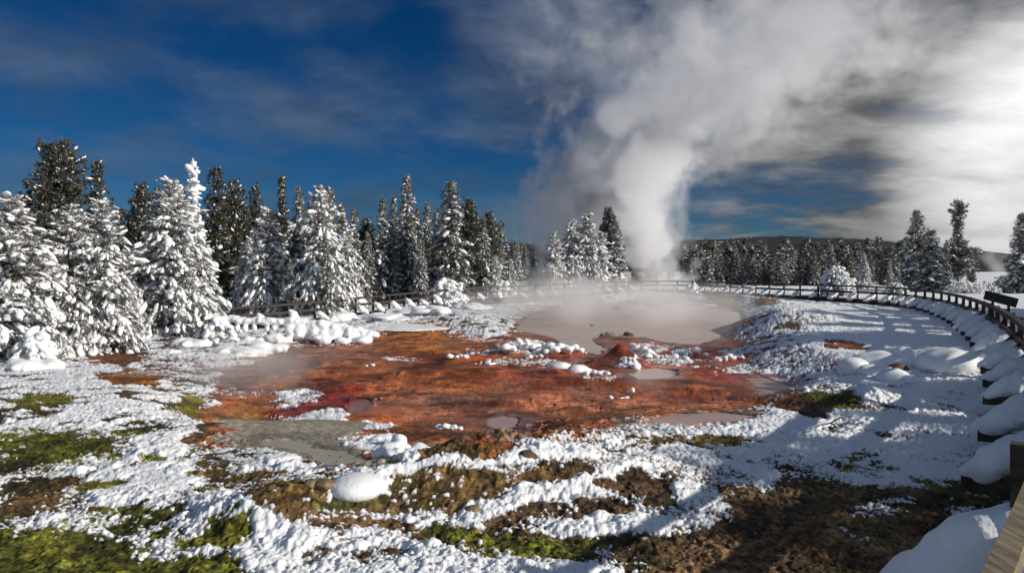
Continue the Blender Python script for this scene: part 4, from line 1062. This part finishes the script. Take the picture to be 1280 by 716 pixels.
plume('steam_plume', (pm(832), D, .2), 52, rampx(52, D, 832, 352, [(354, 830, 36, 1), (325, 826, 48, 1), (295, 816, 56, 1), (262, 802, 66, .95), (228, 788, 84, .8), (195, 790, 104, .6), (160, 825, 132, .42), (120, 878, 165, .27), (75, 925, 190, .18), (30, 975, 215, .11), (-45, 1030, 225, .0)]),
      'large billowing column of white steam rising right of the white conifers', .58, .075, 1.5, .28)
D = 126
plume('steam_plume', (pm(725), D, 3), 30, rampx(30, D, 725, 330, [(330, 725, 54, .4), (300, 722, 62, .85), (270, 722, 66, 1), (240, 726, 68, 1), (210, 734, 66, .9), (180, 752, 68, .6), (145, 780, 66, .2), (115, 800, 60, .0)]),
      'broad drifting bank of grey steam behind the white conifers, left of the main column', .66, .10, 1.45, .32)
D = 210
plume('steam_plume', (pm(1262), D, 1), 60, [(0, -.02, .16, .5), (.15, -.04, .17, .8), (.35, .06, .2, .5), (.6, .18, .26, .3), (1.0, .4, .3, .0)],
      'bright steam cloud at the right edge behind the pines', .16, .06)
def mist(px, py, w, d, h, dens, nscale, label, seed=0, D=None):
    x, y, z = world(px, py)
    V0, T0 = ICO3
    V = V0*np.array([w/2, d/2, h/2])
    m = bpy.data.materials.new('mist_vapour'); m.use_nodes = True; nt = m.node_tree; nt.nodes.clear()
    out = nd(nt, 'ShaderNodeOutputMaterial'); pv = nd(nt, 'ShaderNodeVolumePrincipled'); pv.inputs['Color'].default_value = (.96, .95, .95, 1); pv.inputs['Anisotropy'].default_value = .2
    nt.links.new(pv.outputs['Volume'], out.inputs['Volume'])
    tc = nd(nt, 'ShaderNodeTexCoord'); mp = nd(nt, 'ShaderNodeMapping'); mp.inputs['Scale'].default_value = (2/w, 2/d, 2/h); nt.links.new(tc.outputs['Object'], mp.inputs['Vector'])
    ln = nd(nt, 'ShaderNodeVectorMath', operation='LENGTH'); nt.links.new(mp.outputs['Vector'], ln.inputs[0])
    fa = nd(nt, 'ShaderNodeMapRange', interpolation_type='SMOOTHSTEP'); fa.inputs['From Min'].default_value = 1; fa.inputs['From Max'].default_value = .15; nt.links.new(ln.outputs['Value'], fa.inputs['Value'])
    m2 = nd(nt, 'ShaderNodeMapping'); m2.inputs['Location'].default_value = (seed*7.3, 0, 0); m2.inputs['Scale'].default_value = (1, .35, 1.2); nt.links.new(tc.outputs['Object'], m2.inputs['Vector'])
    no = nd(nt, 'ShaderNodeTexNoise'); no.inputs['Scale'].default_value = nscale; no.inputs['Detail'].default_value = 4; nt.links.new(m2.outputs['Vector'], no.inputs['Vector'])
    r = nd(nt, 'ShaderNodeMapRange'); r.inputs['From Min'].default_value = .40; r.inputs['From Max'].default_value = .68; r.inputs['To Max'].default_value = dens; nt.links.new(no.outputs['Fac'], r.inputs['Value'])
    mu = nd(nt, 'ShaderNodeMath', operation='MULTIPLY'); nt.links.new(fa.outputs['Result'], mu.inputs[0]); nt.links.new(r.outputs['Result'], mu.inputs[1]); nt.links.new(mu.outputs[0], pv.inputs['Density'])
    o = obj('mist', mesh_np('mist', V, T0, m), None, (x, y, z+h*.22)); tag(o, label, 'mist', 'wisps of mist over the hot ground', 'stuff'); return o
mist(755, 396, 28, 38, 4.6, .27, .28, 'thin pinkish mist hanging over the steaming pool', 1)
mist(700, 366, 24, 14, 6.5, .24, .25, 'pale mist drifting over the far railing', 2)
mist(870, 388, 16, 12, 3.4, .10, .35, 'thin mist over the right shore of the pool', 3)
mist(285, 484, 6.5, 6, 2.2, .5, .6, 'small wisp of mist over the left edge of the mud', 4)
mist(505-12, 505, 2.4, 3, 1.0, .0, .9, 'x', 5) if False else None
mist(815, 492, 1.7, 2.6, 1.3, .4, .9, 'little wisp of vapour on the mud right of the cone', 6)

# ------------------------------------------------------------------ light, sky, camera
w = bpy.data.worlds.new('World'); SC.world = w; w.use_nodes = True
nt = w.node_tree; bg = nt.nodes['Background']
sky = nd(nt, 'ShaderNodeTexSky', sky_type='NISHITA', sun_disc=False); sky.sun_elevation = SUN_EL; sky.sun_rotation = SUN_AZ
sky.air_density = 1.0; sky.dust_density = .3; sky.ozone_density = 3.5; sky.altitude = 2400
def L(a, b): nt.links.new(a, b)
def mth(op, a, b=None, c=None, clamp=False):
    n = nd(nt, 'ShaderNodeMath', operation=op, use_clamp=clamp)
    for i, v in enumerate((a, b, c)):
        if v is None: continue
        if isinstance(v, (int, float)): n.inputs[i].default_value = v
        else: L(v, n.inputs[i])
    return n.outputs[0]
def rng(v, a, b, c=0, d=1, smooth=True):
    n = nd(nt, 'ShaderNodeMapRange', interpolation_type='SMOOTHSTEP' if smooth else 'LINEAR'); L(v, n.inputs['Value'])
    for k, q in zip(('From Min', 'From Max', 'To Min', 'To Max'), (a, b, c, d)): n.inputs[k].default_value = q
    return n.outputs['Result']
def mixc(f, a, b):
    n = nd(nt, 'ShaderNodeMix', data_type='RGBA')
    if isinstance(f, (int, float)): n.inputs['Factor'].default_value = f
    else: L(f, n.inputs['Factor'])
    for k, v in (('A', a), ('B', b)):
        if isinstance(v, tuple): n.inputs[k].default_value = (*v, 1)
        else: L(v, n.inputs[k])
    return n.outputs['Result']
tc = nd(nt, 'ShaderNodeTexCoord'); dv = tc.outputs['Generated']
sp_ = nd(nt, 'ShaderNodeSeparateXYZ'); L(dv, sp_.inputs[0]); dx, dy, dz = sp_.outputs
zz_ = mth('ADD', mth('MAXIMUM', dz, 0.0), .2)
cx_ = mth('DIVIDE', dx, zz_); cy_ = mth('DIVIDE', dy, zz_)
cm = nd(nt, 'ShaderNodeCombineXYZ'); L(cx_, cm.inputs[0]); L(cy_, cm.inputs[1])
def noise_at(scale, detail=6, rough=.55, off=0, sy=1.0, dist=.2):
    mp = nd(nt, 'ShaderNodeMapping'); mp.inputs['Location'].default_value = (off, off*.37, 0); mp.inputs['Scale'].default_value = (1, sy, 1); L(cm.outputs[0], mp.inputs['Vector'])
    n = nd(nt, 'ShaderNodeTexNoise'); n.inputs['Scale'].default_value = scale; n.inputs['Detail'].default_value = detail; n.inputs['Roughness'].default_value = rough; n.inputs['Distortion'].default_value = dist
    L(mp.outputs[0], n.inputs['Vector']); return n.outputs['Fac']
n_big = noise_at(.7, 6, .55, 3.1); n_mid = noise_at(1.7, 6, .52, 8.4, 1.2); n_fine = noise_at(7.5, 6, .65, 1.7, 1.4); n_patch = noise_at(1.3, 6, .55, 14.2)
# clear sky, graded deep
hs = nd(nt, 'ShaderNodeHueSaturation'); hs.inputs['Saturation'].default_value = 1.3; hs.inputs['Value'].default_value = .19; L(sky.outputs[0], hs.inputs['Color'])
clear = nd(nt, 'ShaderNodeVectorMath', operation='MULTIPLY'); L(hs.outputs[0], clear.inputs[0]); clear.inputs[1].default_value = (.45, .80, 1.0)
# right hand cloud field: more cover to the right (+X), towards the sun haze
side = rng(dx, -.05, .50)
cover = mth('ADD', mth('MULTIPLY', side, .62), mth('MULTIPLY', mth('SUBTRACT', n_big, .5), 1.5))
cover = mth('ADD', cover, mth('MULTIPLY', mth('SUBTRACT', n_mid, .5), 1.3))
cmask = rng(cover, .17, .64)
thin = mth('MULTIPLY', rng(n_patch, .40, .66), .60)          # faint veils on the left
lowv = mth('MULTIPLY', rng(dz, .17, .02), rng(n_mid, .36, .66)); lowv = mth('MULTIPLY', lowv, .55)
cmask = mth('MAXIMUM', cmask, mth('MAXIMUM', thin, lowv))
gd = nd(nt, 'ShaderNodeVectorMath', operation='DOT_PRODUCT'); L(dv, gd.inputs[0]); gd.inputs[1].default_value = Vector((.62, .78, .10)).normalized()
glow = rng(gd.outputs['Value'], .974, 1.0); glow2 = rng(gd.outputs['Value'], .62, 1.0)
lum = mth('ADD', mth('MULTIPLY', rng(n_mid, .40, .62), 2.6), mth('MULTIPLY', rng(n_fine, .35, .7), .6))
lum = mth('ADD', mth('MULTIPLY', lum, mth('ADD', .20, mth('MULTIPLY', glow2, .34))), mth('ADD', .62, mth('MULTIPLY', glow, 5.2)))
lum = mth('MULTIPLY', lum, mth('ADD', .58, mth('MULTIPLY', rng(dz, .04, .26), .42)))
back = rng(dy, .15, -.5)                                       # unseen bright cloud added behind the camera as fill for the shaded ground
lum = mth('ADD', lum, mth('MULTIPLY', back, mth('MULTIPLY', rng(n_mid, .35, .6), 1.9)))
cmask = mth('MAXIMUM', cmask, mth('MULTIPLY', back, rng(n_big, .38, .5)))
ccol = nd(nt, 'ShaderNodeVectorMath', operation='SCALE'); 
cbase = mixc(glow2, (.58, .76, 1.05), (.98, .98, .98)); L(cbase, ccol.inputs[0]); L(lum, ccol.inputs['Scale'])
cm2 = mth('MAXIMUM', cmask, mth('MULTIPLY', glow, .8))
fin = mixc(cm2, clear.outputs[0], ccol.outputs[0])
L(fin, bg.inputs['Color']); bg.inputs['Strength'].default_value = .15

sl = bpy.data.lights.new('sun', 'SUN'); sl.energy = 3.7; sl.angle = math.radians(.6); sl.color = (1, .93, .82)
so = bpy.data.objects.new('sun', sl); COL.objects.link(so); so.rotation_euler = (-SUN).to_track_quat('-Z', 'Y').to_euler(); so.location = (30, -10, 40)

cd = bpy.data.cameras.new('camera'); cam = bpy.data.objects.new('camera', cd); COL.objects.link(cam); SC.camera = cam
cd.sensor_width = 36; cd.lens = 36*F/1280; cd.clip_start = .05; cd.clip_end = 12000
cam.location = (0, 0, CZ); cam.rotation_euler = (math.radians(90), 0, 0)
cd.shift_y = -(358-HOR)/1280          # level camera, horizon a little above the middle

SC.view_settings.view_transform = 'Standard'; SC.view_settings.look = 'None'; SC.view_settings.exposure = .40; SC.view_settings.gamma = 1
SC.view_settings.use_curve_mapping = False
cy = SC.cycles
cy.use_denoising = True; cy.max_bounces = 7; cy.diffuse_bounces = 2; cy.glossy_bounces = 2; cy.volume_bounces = 6; cy.transparent_max_bounces = 6
cy.volume_step_rate = 1.6; cy.volume_max_steps = 160; cy.use_adaptive_sampling = True; cy.adaptive_threshold = .03
cy.sample_clamp_indirect = 4
